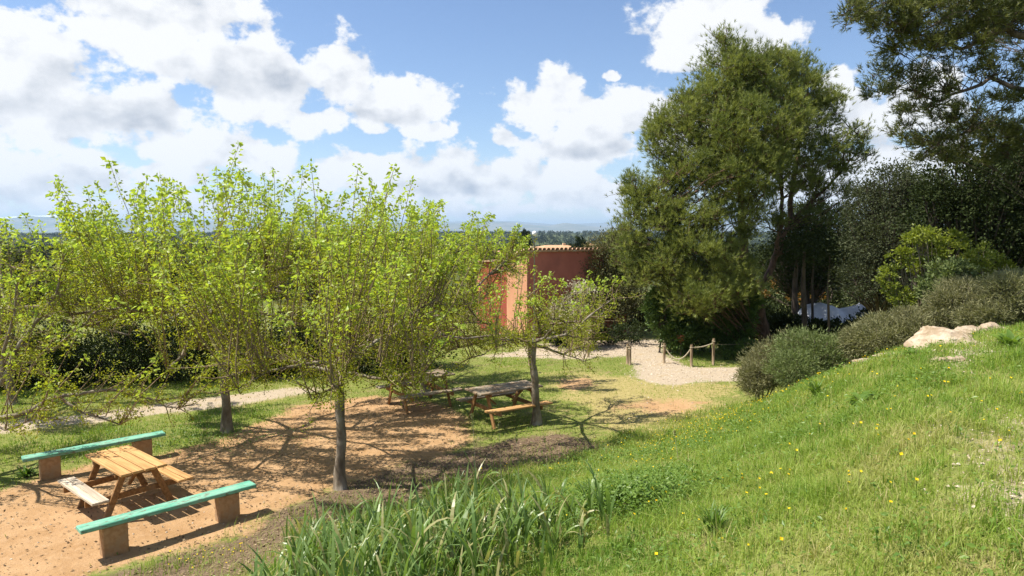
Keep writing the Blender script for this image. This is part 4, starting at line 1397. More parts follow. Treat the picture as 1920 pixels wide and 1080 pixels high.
    lp, ld, ls, lt = np.concatenate(lp), np.concatenate(ld), np.concatenate(ls), np.concatenate(lt)
    v, f, t = leaf_arrays(lp, ld, ls, LEAF5, lt, rg)
    add('crown', v, [f], MAT['mulberry'], root, attrs={'tint': t})
    return root


mulberry('nearest pollarded mulberry with a straight grey trunk beside the turquoise bench', -2.79, 10.9, 2.02, 2.25, 5.35, 8, 190, 501, leaf=0.068, az0=0.3, lean=(-0.04, 0.0), limb_rise=0.26, spurs=380, droop=-0.40, limb_r=0.66, trunk_r=0.080)
mulberry('tallest pollarded mulberry with its trunk behind the rear turquoise bench', -6.0, 14.1, 2.55, 3.0, 6.0, 9, 330, 502, leaf=0.080, az0=0.9, lean=(-0.15, 0), limb_rise=0.24, spurs=340, droop=-0.05)
mulberry('small sparse mulberry standing at the second picnic table', 0.52, 14.7, 1.85, 2.6, 3.75, 8, 120, 503, leaf=0.070, az0=0.1, sparse=0.55, lean=(-0.06, 0), limb_rise=0.16, spurs=400, limb_r=0.66, droop=-0.4)
mulberry('leafy mulberry behind the nearest one, its trunk hidden by foliage', -2.3, 17.6, 2.0, 2.8, 5.25, 8, 220, 504, leaf=0.078, az0=0.5, limb_rise=0.2, spurs=560, droop=-0.75)
mulberry('mulberry at the left edge with pale boughs reaching into view', -10.0, 11.3, 1.75, 2.1, 4.55, 7, 95, 505, leaf=0.074, az0=-0.4, limb_rise=0.15, spurs=330, sparse=0.65, droop=-0.35,
         extra=[([(-165, 720, 11.3), (-40, 748, 11.3), (0, 718, 11.4), (38, 645, 11.5), (75, 595, 11.6), (105, 550, 11.6), (118, 490, 11.6)], 0.055, 0.014),
                ([(-165, 725, 11.3), (-30, 785, 11.0), (55, 772, 10.9), (112, 742, 11.0), (200, 730, 11.2), (270, 745, 11.3), (335, 765, 11.4)], 0.050, 0.012),
                ([(112, 742, 11.0), (160, 774, 10.9), (225, 796, 10.9)], 0.026, 0.010),
                ([(38, 645, 11.5), (100, 655, 11.8), (160, 605, 12.0), (215, 565, 12.1), (255, 530, 12.2)], 0.030, 0.010),
                ([(0, 718, 11.4), (12, 630, 11.3), (30, 560, 11.2), (22, 500, 11.2)], 0.030, 0.010),
                ([(-30, 785, 11.0), (10, 806, 10.6), (50, 790, 10.4), (75, 768, 10.4)], 0.022, 0.008)])
mulberry('leafy mulberry farther back on the left before the dark hedge', -12.2, 16.4, 2.3, 2.7, 4.9, 7, 150, 506, leaf=0.082, az0=0.2, limb_rise=0.25, spurs=240, droop=0.0)

# ------------------------------------------------------------------ picnic tables and benches
def picnic_table(label, x, y, rz, L, W, mats, seed, hgt=0.75):
    rr = random.Random(seed)
    root = empty('picnic_table', (x, y, Hs(x, y)), rz, label=label, cat='picnic table', group='wooden picnic tables')
    top_m, seat_m, leg_m = mats
    np_ = 4
    pw = W / np_
    me = box_mesh('plank', L, pw - 0.020, 0.038, MAT[top_m], 0.005)
    for i in range(np_):
        inst('plank', me, root, (rr.uniform(-0.008, 0.008), -W / 2 + (i + 0.5) * pw, hgt - 0.019 + rr.uniform(-0.003, 0.003)), (0, 0, rr.uniform(-0.003, 0.003)))
    sw = 0.118
    for side in (-1, 1):
        ms = seat_m[0] if side > 0 else seat_m[1]
        me2 = box_mesh('seat_plank', L, sw - 0.012, 0.038, MAT[ms], 0.005)
        for j in range(2):
            inst('seat_plank', me2, root, (rr.uniform(-0.012, 0.012), side * (W / 2 + 0.20 + j * sw), 0.425 + rr.uniform(-0.003, 0.003)), (0, 0, rr.uniform(-0.004, 0.004)))
    span = W / 2 + 0.20 + sw * 1.5
    beam = box_mesh('seat_beam', 0.036, 2 * span, 0.09, MAT[leg_m], 0.004)
    cleat = box_mesh('top_cleat', 0.036, W * 0.92, 0.07, MAT[leg_m], 0.004)
    for e in (-1, 1):
        xe = e * (L / 2 - 0.24)
        inst('seat_beam', beam, root, (xe - e * 0.040, 0, 0.36))
        inst('top_cleat', cleat, root, (xe - e * 0.040, 0, hgt - 0.075))
        for s in (-1, 1):
            y0, y1 = s * (W / 2 - 0.14), s * (W / 2 + 0.16)
            ln = math.hypot(hgt - 0.04, y1 - y0)
            leg = box_mesh('leg', 0.038, 0.09, ln, MAT[leg_m], 0.004)
            ang = math.atan2(y1 - y0, hgt - 0.04)
            inst('leg', leg, root, (xe, (y0 + y1) / 2, (hgt - 0.045) / 2), (ang, 0, 0))
    ln = L / 2 - 0.28
    for e in (-1, 1):
        br = box_mesh('brace', 0.45, 0.05, 0.036, MAT[leg_m], 0.003)
        inst('brace', br, root, (e * (L / 2 - 0.42), 0, 0.54), (0, -e * 0.72, 0))
    return root


picnic_table('sunlit orange wood picnic table between the two turquoise benches', -5.90, 10.16, math.radians(140), 1.42, 0.66, ('wood', ('wood_grey', 'wood'), 'wood_leg'), 1)
picnic_table('weathered picnic table by the trunk of the small mulberry', -0.18, 15.05, math.radians(32.5), 1.62, 0.74, ('wood_old', ('wood_old', 'wood'), 'wood_leg'), 2)
picnic_table('picnic table half hidden behind hanging mulberry leaves', -2.25, 16.3, math.radians(34), 1.62, 0.74, ('wood_old', ('wood_old', 'wood_old'), 'wood_leg'), 3)


def bench(label, x, y, rz, L, seed, H0=0.46, w=0.23):
    root = empty('bench', (x, y, Hs(x, y)), rz, label=label, cat='bench', group='turquoise plank benches')
    me = box_mesh('seat', L, w, 0.058, MAT['paint'], 0.008, 0.004, seed)
    inst('seat', me, root, (0, 0, H0 - 0.029))
    hh = H0 - 0.060
    for e in (-1, 1):
        pm = box_mesh('post', 0.30, 0.19, hh + 0.10, MAT['block'], 0.012, 0.006, seed + e + 3)
        inst('post', pm, root, (e * L * 0.325, 0, (hh - 0.10) / 2))
    return root


bench('turquoise plank bench on two sandy blocks in front of the picnic table', -4.70, 9.19, math.radians(45), 2.28, 5)
bench('turquoise plank bench behind the picnic table beside the grass', -7.38, 11.88, math.radians(42.5), 2.20, 9, H0=0.45)

# ------------------------------------------------------------------ rope fence
def fence_post(label, u, v, h, r=0.042):
    p = G(u, v, 0.0)
    z = Hs(p.x, p.y)
    rr = random.Random(u)
    T = Tubes()
    tx, ty = rr.uniform(-0.02, 0.02), rr.uniform(-0.02, 0.02)
    T.add([(p.x, p.y, z - 0.15), (p.x + tx * 0.5, p.y + ty * 0.5, z + h * 0.5), (p.x + tx, p.y + ty, z + h - 0.012), (p.x + tx, p.y + ty, z + h)], [r, r * 1.02, r * 0.97, r * 0.8], 10)
    root = empty('fence_post', (p.x, p.y, z), label=label, cat='fence post', group='round wooden fence posts')
    T.build('stake', MAT['post_wood'], root)
    T = Tubes()
    hz_ = z + h - 0.09
    a = np.linspace(0, 2 * math.pi, 13)
    T.add(np.stack([p.x + tx + 1.12 * r * np.cos(a), p.y + ty + 1.12 * r * np.sin(a), hz_ + 0 * a], -1), 0.013, 5, cap=False)
    T.build('rope_loop', MAT['rope'], root)
    return np.array([p.x + tx, p.y + ty, hz_])


fp = {}
for key, u, v, h, lb in [('a', 993, 686, 0.62, 'dark wooden post just behind the small mulberry trunk'), ('b', 1103, 670, 0.55, 'short brown post at the edge of the lawn'),
                         ('c', 1176, 682, 0.66, 'pale post at the gravel, leftmost of the close pair'), ('d', 1181, 684, 0.62, 'pale post at the gravel, right one of the close pair'),
                         ('e', 1245, 681, 0.66, 'pale post where the sagging rope begins'), ('f', 1296, 687, 0.70, 'pale post in the middle of the rope fence'), ('g', 1337, 684, 0.85, 'darker post at the right end of the rope fence')]:
    fp[key] = fence_post(lb, u, v, h)


def rope(label, a, b, sag, r=0.020, name='rope'):
    t = np.linspace(0, 1, 20)
    p = a + (b - a) * t[:, None]
    p[:, 2] -= sag * 4 * t * (1 - t)
    T = Tubes()
    T.add(p, r, 6)
    o = T.build(name, MAT['rope'], None)
    tag(o, label, name, 'ropes of the fence')


rope('pale rope sagging deeply between two fence posts', fp['e'], fp['f'], 0.40)
rope('pale rope hanging almost straight to the darker end post', fp['f'], fp['g'] - np.array([0, 0, 0.05]), 0.05)
rope('thin taut line from the end post towards the pine trunk', fp['g'] - np.array([0, 0, 0.10]), np.array(P(1432, 642, 24.4)), 0.03, 0.008)

# ------------------------------------------------------------------ rocks, sheeting, small things
def rock(label, c, size, seed, group=None, flat=0.6, squash=(1, 1)):
    import bmesh
    from mathutils import noise as mn
    bm = bmesh.new()
    bmesh.ops.create_icosphere(bm, subdivisions=5, radius=1.0)
    off = Vector((seed * 3.1, seed * 1.7, seed * 0.9))
    rr = random.Random(seed * 7 + 1)
    planes = []
    for _ in range(15):
        n = Vector((rr.gauss(0, 1), rr.gauss(0, 1), rr.gauss(0.2, 0.8))).normalized()
        planes.append((n, rr.uniform(0.62, 0.95)))
    for v in bm.verts:
        p = v.co.copy()
        for n, dd in planes:                       # broken faces
            e = p.dot(n) - dd
            if e > 0:
                p -= n * e * 0.92
        p *= 1 + 0.13 * mn.noise(p * 1.8 + off) - 0.10 * abs(mn.noise(p * 3.2 + off)) + 0.06 * mn.noise(p * 6.0 + off) + 0.04 * mn.noise(p * 13.0 + off)
        v.co = Vector((p.x * squash[0], p.y * squash[1], p.z * flat)) * size
    me = bpy.data.meshes.new('rock')
    bm.to_mesh(me)
    bm.free()
    me.polygons.foreach_set('use_smooth', np.full(len(me.polygons), True))
    me.materials.append(MAT['rock'])
    o = bpy.data.objects.new('rock', me)
    o.location = c
    link(o)
    tag(o, label, 'rock', group)
    return o


def gr(u, v, Y, dz=0.0):
    x = (u - 960) / F_PX * Y
    return (x, Y, Hs(x, Y) + dz)


o = rock('large pale limestone rock breaking out of the bank', gr(1775, 650, 9.8, 0.02), 0.42, 2, 'pale rocks on the bank', 0.52, (1.15, 1.2))
o.rotation_euler = (0.2, -0.42, 0.35)
o = rock('pale boulder leaning on the upper end of the large limestone rock', gr(1815, 630, 10.9, 0.10), 0.26, 5, 'pale rocks on the bank', 0.55, (1.25, 1.0))
o.rotation_euler = (0.1, -0.2, 0.1)
o = rock('narrow pale rock at the lower left of the large limestone rock', gr(1738, 672, 9.9, -0.03), 0.20, 6, 'pale rocks on the bank', 0.5, (1.3, 1.0))
o.rotation_euler = (0.1, -0.5, 0.2)
o = rock('small rounded white boulder below the shrubs at the right', gr(1868, 615, 11.3, 0.08), 0.20, 9, 'pale rocks on the bank', 0.7, (1.1, 1))
o = rock('flat reddish stone lying in the grass below the rock', gr(1800, 705, 8.3, 0.0), 0.20, 12, 'pale rocks on the bank', 0.30, (1.4, 0.9))
o = rock('flat sandy stone at the left foot of the large rock', gr(1690, 690, 10.6, -0.02), 0.26, 14, 'pale rocks on the bank', 0.25, (1.5, 1.0))
o = rock('low sandy slab between the shrub and the large rock', gr(1645, 690, 11.6, -0.02), 0.30, 15, 'pale rocks on the bank', 0.22, (1.4, 1.0))


def sheeting():
    Y = 26.5
    us = np.linspace(1500, 1642, 46)
    prof = np.interp(us, [1500, 1512, 1525, 1550, 1575, 1592, 1610, 1630, 1642], [600, 585, 576, 570, 576, 583, 577, 570, 566])
    bot = np.interp(us, [1500, 1560, 1600, 1642], [640, 640, 632, 585])
    K = 14
    rows = []
    rg = np.random.default_rng(77)
    for k in range(K):
        t = k / (K - 1)
        vv = bot + (prof - bot) * math.sin(t * math.pi / 2)
        yk = Y - 0.9 + 1.6 * t
        pts = []
        for u, v in zip(us, vv):
            q = P(u, v, Y)
            pts.append((q.x * 1.0, yk + 0.12 * math.sin(u * 0.11 + t * 3), q.z + 0.05 * math.sin(u * 0.19 + t * 5) * (1 - t)))
        rows.append(np.array(pts))
    back = rows[-1].copy()
    back[:, 1] += 1.2
    back[:, 2] -= 0.9
    rows.append(back)
    n = len(us)
    V = np.concatenate(rows)
    V2 = V - np.array([0, 0, 0.012])
    ii = (np.arange(len(rows) - 1)[:, None] * n + np.arange(n - 1)[None, :]).ravel()
    q = np.stack([ii, ii + 1, ii + n + 1, ii + n], -1)
    add('white_sheeting', np.concatenate([V, V2]), [q, q[:, ::-1] + len(V)], MAT['tarp'], smooth=True, label='crumpled white sheeting stretched over a mound in the shade of trees', cat='sheeting')


sheeting()


def clay_thing():
    p = P(1277, 634, 23.0)
    root = empty('clay_pot', (p.x, p.y, p.z - 0.13), label='small rust red clay pot tucked into the cypress bush', cat='pot')
    prof = [(0.0, 0.0), (0.085, 0.0), (0.12, 0.10), (0.14, 0.19), (0.155, 0.20), (0.155, 0.235), (0.125, 0.235), (0.11, 0.18)]
    n = 16
    V, Q = [], []
    for r, z in prof:
        for i in range(n):
            a = 2 * math.pi * i / n
            V.append((r * math.cos(a), r * math.sin(a), z))
    for k in range(len(prof) - 1):
        for i in range(n):
            Q.append((k * n + i, k * n + (i + 1) % n, (k + 1) * n + (i + 1) % n, (k + 1) * n + i))
    add('body', V, [np.array(Q)], MAT['clay'], root, smooth=True, local=True)
    T = Tubes()
    T.add([(0, 0, -p.z + 0.0), (0, 0, 0.0)], 0.03, 6)
    T.build('stand', MAT['post_wood'], root, local=True)


clay_thing()


def low_wall():
    x, y = P(1415, 630, 27.0).x, 27.0
    root = empty('stone_wall', (x, y, Hs(x, y)), 0.1, label='short pale stone wall glimpsed left of the pine trunk', cat='wall')
    rr = random.Random(3)
    z = 0.0
    for row in range(4):
        xx = -0.75 + rr.uniform(0, 0.15)
        hh = rr.uniform(0.15, 0.20)
        while xx < 0.7:
            ww = rr.uniform(0.22, 0.42)
            me = box_mesh('stone', ww - 0.012, 0.28, hh - 0.01, MAT['rock'], 0.02, 0.012, rr.randrange(999))
            inst('stone', me, root, (xx + ww / 2, rr.uniform(-0.015, 0.015), z + hh / 2))
            xx += ww
        z += hh


low_wall()

# ------------------------------------------------------------------ grass and ground cover
def grass_blades(n, region, hmin, hmax, width, seed, dens, tintf, segs=2, lean=0.45):
    """region (x0,x1,y0,y1); dens(x,y)->keep prob; returns arrays"""
    rg = np.random.default_rng(seed)
    x = rg.uniform(region[0], region[1], n)
    y = rg.uniform(region[2], region[3], n)
    # only ground the camera could see, with a margin
    keep = (np.abs(x) < 0.80 * y + 1.6) & (rg.random(n) < dens(x, y))
    x, y = x[keep], y[keep]
    z = H(x, y)
    return x, y, z, rg


def blades_mesh(x, y, z, h, w, tint, rg, lean=0.45, segs=2):
    n = len(x)
    az = rg.uniform(0, 2 * math.pi, n)
    ln = np.abs(rg.normal(0, lean, n))
    dx, dy = np.cos(az) * ln, np.sin(az) * ln
    sa = az + math.pi / 2 + rg.normal(0, 0.5, n)
    sx, sy = np.cos(sa), np.sin(sa)
    base = np.stack([x, y, z - 0.01], -1)
    rows = []
    for k in range(segs + 1):
        t = k / segs
        c = base + np.stack([dx * h * t * t, dy * h * t * t, h * t * (1 - 0.28 * ln * t)], -1)
        ww = w * (1 - t * 0.55)
        if k < segs:
            rows.append(c - np.stack([sx * ww, sy * ww, 0 * ww], -1) / 2)
            rows.append(c + np.stack([sx * ww, sy * ww, 0 * ww], -1) / 2)
        else:
            rows.append(c)
    nv = len(rows)
    V = np.stack(rows, 1).reshape(-1, 3)
    b = np.arange(n) * nv
    Q = [np.stack([b + 2 * k, b + 2 * k + 1, b + 2 * k + 3, b + 2 * k + 2], -1) for k in range(segs - 1)]
    T = np.stack([b + nv - 3, b + nv - 2, b + nv - 1], -1)
    return V, (np.concatenate(Q) if Q else np.zeros((0, 4), int)), T, np.repeat(tint, nv)


def bank_dens(x, y):
    zz = zones(x, y)
    d = bank_d(x, y)
    bare = np.clip(zz['dirt'] + zz['gravel'] + 0.97 * zz['soil'], 0, 1)
    patch = 0.38 + 1.0 * sstep(fbm(x * 1.3, y * 1.3, 61), 0.28, 0.68)
    fall = np.clip(7.0 / np.maximum(np.hypot(x, y), 1), 0.12, 1.0)
    return np.clip((1 - bare * 0.93) * patch * fall * (d > -0.4), 0, 1)


def tint_field(x, y, rg, base=0.25):
    dry = fbm(x * 0.6, y * 0.6, 77) - 0.5
    dfine = fbm(x * 2.3, y * 2.3, 78) - 0.5
    pr = poly_mask(x, y, PATH_R, 2.4) * 0.70 + poly_mask(x, y, DRY, 1.5) * 0.30
    d = bank_d(x, y)
    toe = np.exp(-((d - 0.6) / 1.3) ** 2) * 0.16
    t = base + 0.95 * dry + 0.75 * dfine + pr + toe + rg.normal(0, 0.12, len(x))
    # some dead straw everywhere
    t = np.where(rg.random(len(x)) < 0.08, 0.92, t)
    return np.clip(t, 0, 1)


def build_grass():
    Vs, Qs, Ts, At, off = [], [], [], [], 0

    def push(a):
        nonlocal off
        V, Q, T, t = a
        Vs.append(V)
        Qs.append(Q + off)
        Ts.append(T + off)
        At.append(t)
        off += len(V)
    # bank, near part
    x, y, z, rg = grass_blades(520000, (-5, 9, 2.2, 9.5), 0, 0, 0, 601, bank_dens, None)
    hh = (0.035 + 0.10 * fbm(x * 0.8, y * 0.8, 91) + 0.42 * np.clip(fbm(x * 2.6, y * 2.6, 92) - 0.52, 0, 1)) * rg.uniform(0.4, 1.5, len(x))
    hh *= 1 - 0.45 * poly_mask(x, y, PATH_R, 2.0)
    push(blades_mesh(x, y, z, hh, 0.0056 * rg.uniform(0.6, 1.5, len(x)), tint_field(x, y, rg), rg, 0.85))
    # bank, far part
    x, y, z, rg = grass_blades(260000, (-4, 16, 9.5, 18.5), 0, 0, 0, 602, bank_dens, None)
    hh = (0.07 + 0.12 * fbm(x * 0.8, y * 0.8, 91)) * rg.uniform(0.55, 1.3, len(x))
    push(blades_mesh(x, y, z, hh, 0.011 * rg.uniform(0.7, 1.4, len(x)), tint_field(x, y, rg, 0.32), rg, 0.5, 2))
    # rough tufts and taller weeds standing out of the turf
    rg = np.random.default_rng(604)
    nc = 2600
    cx, cy = rg.uniform(-3, 11, nc), rg.uniform(2.6, 16.5, nc)
    kp = (np.abs(cx) < 0.8 * cy + 1.0) & (rg.random(nc) < 0.15 + bank_dens(cx, cy)) & (bank_d(cx, cy) > 0.1) & (zones(cx, cy)['gravel'] < 0.6)
    cx, cy = cx[kp], cy[kp]
    per = 30
    big = np.repeat(rg.beta(1.3, 3.2, len(cx)), per)
    x = np.repeat(cx, per) + rg.normal(0, 0.035, len(cx) * per) * (0.6 + 2 * big)
    y = np.repeat(cy, per) + rg.normal(0, 0.035, len(cx) * per) * (0.6 + 2 * big)
    hh = (0.07 + 0.24 * big) * rg.uniform(0.5, 1.25, len(x))
    ct = np.repeat(np.where(rg.random(len(cx)) < 0.22, rg.uniform(0.6, 1.0, len(cx)), rg.uniform(0.0, 0.45, len(cx))), per)
    push(blades_mesh(x, y, H(x, y), hh, 0.0070 * rg.uniform(0.6, 1.5, len(x)) * (1 + np.clip(y - 7, 0, 8) * 0.1), np.clip(ct + rg.normal(0, 0.10, len(x)), 0, 1), rg, 0.7))
    # dead straw lying flat between the blades
    x, y, z, rg = grass_blades(150000, (-4, 12, 2.4, 16), 0, 0, 0, 605, lambda a, b: np.clip(0.75 * bank_dens(a, b) + 0.35 * zones(a, b)['soil'] * (bank_d(a, b) > -1.0), 0, 1), None)
    push(blades_mesh(x, y, z + 0.012, rg.uniform(0.03, 0.075, len(x)), 0.0050 * rg.uniform(0.6, 1.4, len(x)) * (1 + np.clip(y - 7, 0, 8) * 0.08), np.clip(rg.normal(0.80, 0.15, len(x)), 0.5, 1), rg, 1.9))
    # lawns on the flat

    def lawn(x, y):
        zz = zones(x, y)
        d = bank_d(x, y)
        bare = np.clip((zz['dirt'] + zz['gravel'] + zz['soil']) * 1.15, 0, 1)
        return np.clip((1 - bare) * (1 - 0.80 * zz['dry']) * (0.25 + fbm(x * 0.8, y * 0.8, 63)) * (d < 0.2), 0, 1)
    x, y, z, rg = grass_blades(330000, (-17, 8, 8.0, 24), 0, 0, 0, 603, lawn, None)
    hh = (0.03 + 0.07 * fbm(x * 0.7, y * 0.7, 93) ** 1.5) * rg.uniform(0.5, 1.4, len(x))
    left = sstep(-x, 3.5, 6.0)
    hh *= 1 + 0.9 * left * fbm(x * 1.4, y * 1.4, 94)
    push(blades_mesh(x, y, z, hh, 0.012 * rg.uniform(0.7, 1.4, len(x)), tint_field(x, y, rg, 0.30), rg, 0.6, 2))
    add('grass', np.concatenate(Vs), [np.concatenate(Qs), np.concatenate(Ts)], MAT['grass'], attrs={'tint': np.concatenate(At)}, kind='stuff',
        label='short green grass with straw covering the bank and the lawns')


build_grass()


def build_tall_grass():
    """broad-bladed wild oats growing in a dense stand on the lower bank"""
    rg = np.random.default_rng(611)
    V, Q, At, off = [], [], [], 0
    pts = []
    for (cx, cy, sx, sy, n) in [(-1.05, 6.2, 0.50, 0.40, 120), (-1.75, 6.0, 0.28, 0.35, 55), (-0.25, 6.0, 0.40, 0.4, 50), (0.20, 5.6, 0.30, 0.4, 18), (-0.9, 5.3, 0.70, 0.3, 70), (-0.55, 4.75, 0.40, 0.28, 55), (-1.25, 4.85, 0.40, 0.25, 45)]:
        pts += [(cx + rg.normal() * sx, cy + rg.normal() * sy) for _ in range(n)]
    for (px, py) in pts:
        if py < 4.15 or py > 6.9 or px < -2.25 or px > 1.0:
            continue
        zb = Hs(px, py)
        hp = rg.uniform(0.34, 0.80) * (1.0 - 0.28 * min(1.0, max(0.0, (px + 0.7) / 1.2)))
        leanp = rg.normal(size=2) * 0.12
        nb = rg.integers(4, 8)
        for b in range(nb):
            az = rg.uniform(0, 2 * math.pi)
            h0 = hp * rg.uniform(0.0, 0.62)
            L = hp * rg.uniform(0.50, 0.80)
            w = rg.uniform(0.006, 0.016)
            e0 = rg.uniform(1.15, 1.5)
            curl = rg.uniform(0.3, 2.0) * (1.0 if rg.random() < 0.75 else 1.5)
            k = 8
            p = np.array([px + leanp[0] * h0, py + leanp[1] * h0, zb + h0])
            side = np.array([-math.sin(az), math.cos(az), 0])
            tw = rg.normal(0, 0.5)
            for i in range(k):
                t = i / (k - 1)
                el = e0 - curl * t * t
                ww = w * (0.55 + 1.2 * t if t < 0.35 else 1.0 - ((t - 0.35) / 0.65) ** 1.8) + 0.0012
                nrm = np.array([math.cos(az) * -math.sin(el), math.sin(az) * -math.sin(el), math.cos(el)])
                sv = side * math.cos(tw * t) + nrm * math.sin(tw * t)
                V.append(p - sv * ww)
                V.append(p + sv * ww)
                p = p + np.array([math.cos(az) * math.cos(el), math.sin(az) * math.cos(el), math.sin(el)]) * L / (k - 1)
                if i < k - 1:
                    q = off + 2 * i
                    Q.append((q, q + 1, q + 3, q + 2))
            off += 2 * k
            tt = np.clip(rg.normal(0.32, 0.17), 0, 0.75) if rg.random() > 0.14 else 0.95
            At += [tt] * (2 * k)
        # stem
        for s in range(1):
            a = np.array([px, py, zb])
            e = np.array([px + leanp[0] * hp, py + leanp[1] * hp, zb + hp * 0.8])
            sv = np.array([0.004, 0.0015, 0])
            V += [a - sv, a + sv, e + sv * 0.6, e - sv * 0.6]
            Q.append((off, off + 1, off + 2, off + 3))
            off += 4
            At += [0.45] * 4
    add('tall_grass', np.array(V), [np.array(Q)], MAT['tallgrass'], attrs={'tint': np.array(At)}, kind='stuff', label='stand of tall broad-bladed wild grass at the foot of the bank')


build_tall_grass()


def seed_stalks():
    rg = np.random.default_rng(617)
    for i, (u, v, Y, h, lb) in enumerate([(893, 870, 9.3, 1.18, 'tall pale grass stalk in front of the second picnic table'), (941, 850, 9.8, 1.05, 'thin pale grass stalk right of the taller one'),
                                          (975, 850, 9.6, 0.78, 'pale stalk with a drooping seed head near the small mulberry'), (1030, 830, 10.4, 0.62, 'short pale grass stalk right of the small mulberry trunk'),
                                          (1280, 860, 9.0, 0.42, 'thin stalk among yellow flowers on the bank')]):
        x = (u - 960) / F_PX * Y
        zb = Hs(x, Y)
        T = Tubes()
        lean = rg.normal(0, 0.05)
        s = np.linspace(0, 1, 8)
        T.add(np.stack([x + 0.25 * lean * s * s - 0.06 * s, Y + 0 * s, zb + h * s], -1), np.linspace(0.0042, 0.002, 8), 4)
        root = empty('grass_stalk', (x, Y, zb), label=lb, cat='grass stalk', group='tall grass stalks')
        T.build('stem', MAT['rope'], root)
        m = 26
        t = rg.uniform(0.86, 1.02, m)
        pos = np.stack([x + 0.25 * lean * t * t - 0.06 * t + rg.normal(0, 0.008, m), Y + rg.normal(0, 0.008, m), zb + h * t], -1)
        v_, f_, tt = leaf_arrays(pos, rg.normal(size=(m, 3)) * 0.5 + np.array([0, 0, 0.8]), 0.035, LEAF4, rg.uniform(0.7, 1, m), rg)
        add('seed_head', v_, [f_], MAT['tallgrass'], root, attrs={'tint': tt})


seed_stalks()


def weed(label, u, Y, n, L, w, seed, el=(0.35, 1.1), mat='weed', name='weed_plant'):
    """rosette of strap or tongue leaves"""
    rg = np.random.default_rng(seed)
    x = (u - 960) / F_PX * Y
    zb = Hs(x, Y)
    root = empty(name, (x, Y, zb), label=label, cat='weed', group='leafy weeds on the bank')
    V, Q, At, off = [], [], [], 0
    for b in range(n):
        az = rg.uniform(0, 2 * math.pi)
        e0 = rg.uniform(*el)
        ll = L * rg.uniform(0.6, 1.15)
        ww = w * rg.uniform(0.7, 1.2)
        k = 7
        p = np.array([x + rg.normal() * 0.02, Y + rg.normal() * 0.02, zb])
        side = np.array([-math.sin(az), math.cos(az), 0])
        for i in range(k):
            t = i / (k - 1)
            e = e0 - 1.1 * t * t
            wd = ww * math.sin(math.pi * (0.10 + 0.86 * t)) + 0.001
            up = np.array([0, 0, 0.35 * wd])
            V += [p - side * wd + up, p, p + side * wd + up]
            p = p + np.array([math.cos(az) * math.cos(e), math.sin(az) * math.cos(e), math.sin(e)]) * ll / (k - 1)
            if i < k - 1:
                q = off + 3 * i
                Q += [(q, q + 1, q + 4, q + 3), (q + 1, q + 2, q + 5, q + 4)]
        off += 3 * k
        At += [np.clip(rg.normal(0.4, 0.25), 0, 1)] * (3 * k)
    add('leaves', np.array(V), [np.array(Q)], MAT[mat], root, smooth=True, attrs={'tint': np.array(At)})


weed('dark spiky tuft standing out of the bank below the heath shrubs', 1540, 9.6, 46, 0.34, 0.014, 701, (0.7, 1.45))
weed('broad-leaved weed rosette in the middle of the bank', 1625, 7.6, 16, 0.26, 0.032, 702, (0.15, 0.8))
weed('second smaller broad-leaved rosette beside the first', 1660, 7.4, 12, 0.20, 0.028, 703, (0.1, 0.7))
weed('grey green upright tuft near the lower edge of the picture', 1352, 4.75, 60, 0.22, 0.006, 704, (0.8, 1.5))
weed('dark green leafy plant at the right edge below the small boulder', 1905, 9.0, 30, 0.30, 0.045, 705, (0.5, 1.4))
weed('low leafy weed in the upper bank below the sandy slab', 1720, 9.0, 26, 0.16, 0.03, 706, (0.1, 1.0))
weed('bushy green weed with yellow flowers right of the tall grass', 1180, 6.3, 80, 0.36, 0.020, 707, (0.4, 1.4))
weed('bushy weed at the right of the tall grass stand', 1115, 6.5, 60, 0.34, 0.020, 708, (0.4, 1.4))
weed('leafy weed beneath the front turquoise bench', 185, 8.7, 18, 0.16, 0.016, 709, (0.2, 1.1))
weed('bright weed tuft left of the picnic table', 25, 11.5, 40, 0.24, 0.02, 710, (0.3, 1.2))


def ground_leaves():
    """clover and small herb leaves among the grass"""
    rg = np.random.default_rng(621)
    n = 150000
    x = rg.uniform(-4, 11, n)
    y = rg.uniform(3, 16, n)
    cl = fbm(x * 1.1, y * 1.1, 95)
    keep = (np.abs(x) < 0.8 * y + 1.2) & (rg.random(n) < bank_dens(x, y) * (0.12 + sstep(cl, 0.45, 0.68)))
    # thick herb patch beside the tall grass
    x2 = np.concatenate([rg.normal(1.10, 0.38, 6000), rg.normal(2.5, 1.1, 5000), rg.normal(-6.8, 1.2, 2500)])
    y2 = np.concatenate([rg.normal(6.5, 0.42, 6000), rg.normal(10.8, 1.0, 5000), rg.normal(13.4, 0.5, 2500)])
    x, y = np.concatenate([x[keep], x2]), np.concatenate([y[keep], y2])
    z = H(x, y)
    hgt = np.concatenate([rg.uniform(0.02, 0.12, keep.sum()), rg.uniform(0.03, 0.30, 6000), rg.uniform(0.02, 0.22, 5000), rg.uniform(0.02, 0.15, 2500)])
    pos = np.stack([x, y, z + hgt], -1)
    m = len(x)
    v, f, t = leaf_arrays(pos, rg.normal(size=(m, 3)) * np.array([1, 1, 0.5]), rg.uniform(0.022, 0.055, m), LEAF4, np.clip(rg.normal(0.5, 0.3, m), 0, 1), rg, nrm=rg.normal(size=(m, 3)) * 0.35 + np.array([0, 0, 1.0]))
    add('herb_leaves', v, [f], MAT['weed'], attrs={'tint': t}, kind='stuff', label='small herb and clover leaves scattered through the grass')


ground_leaves()


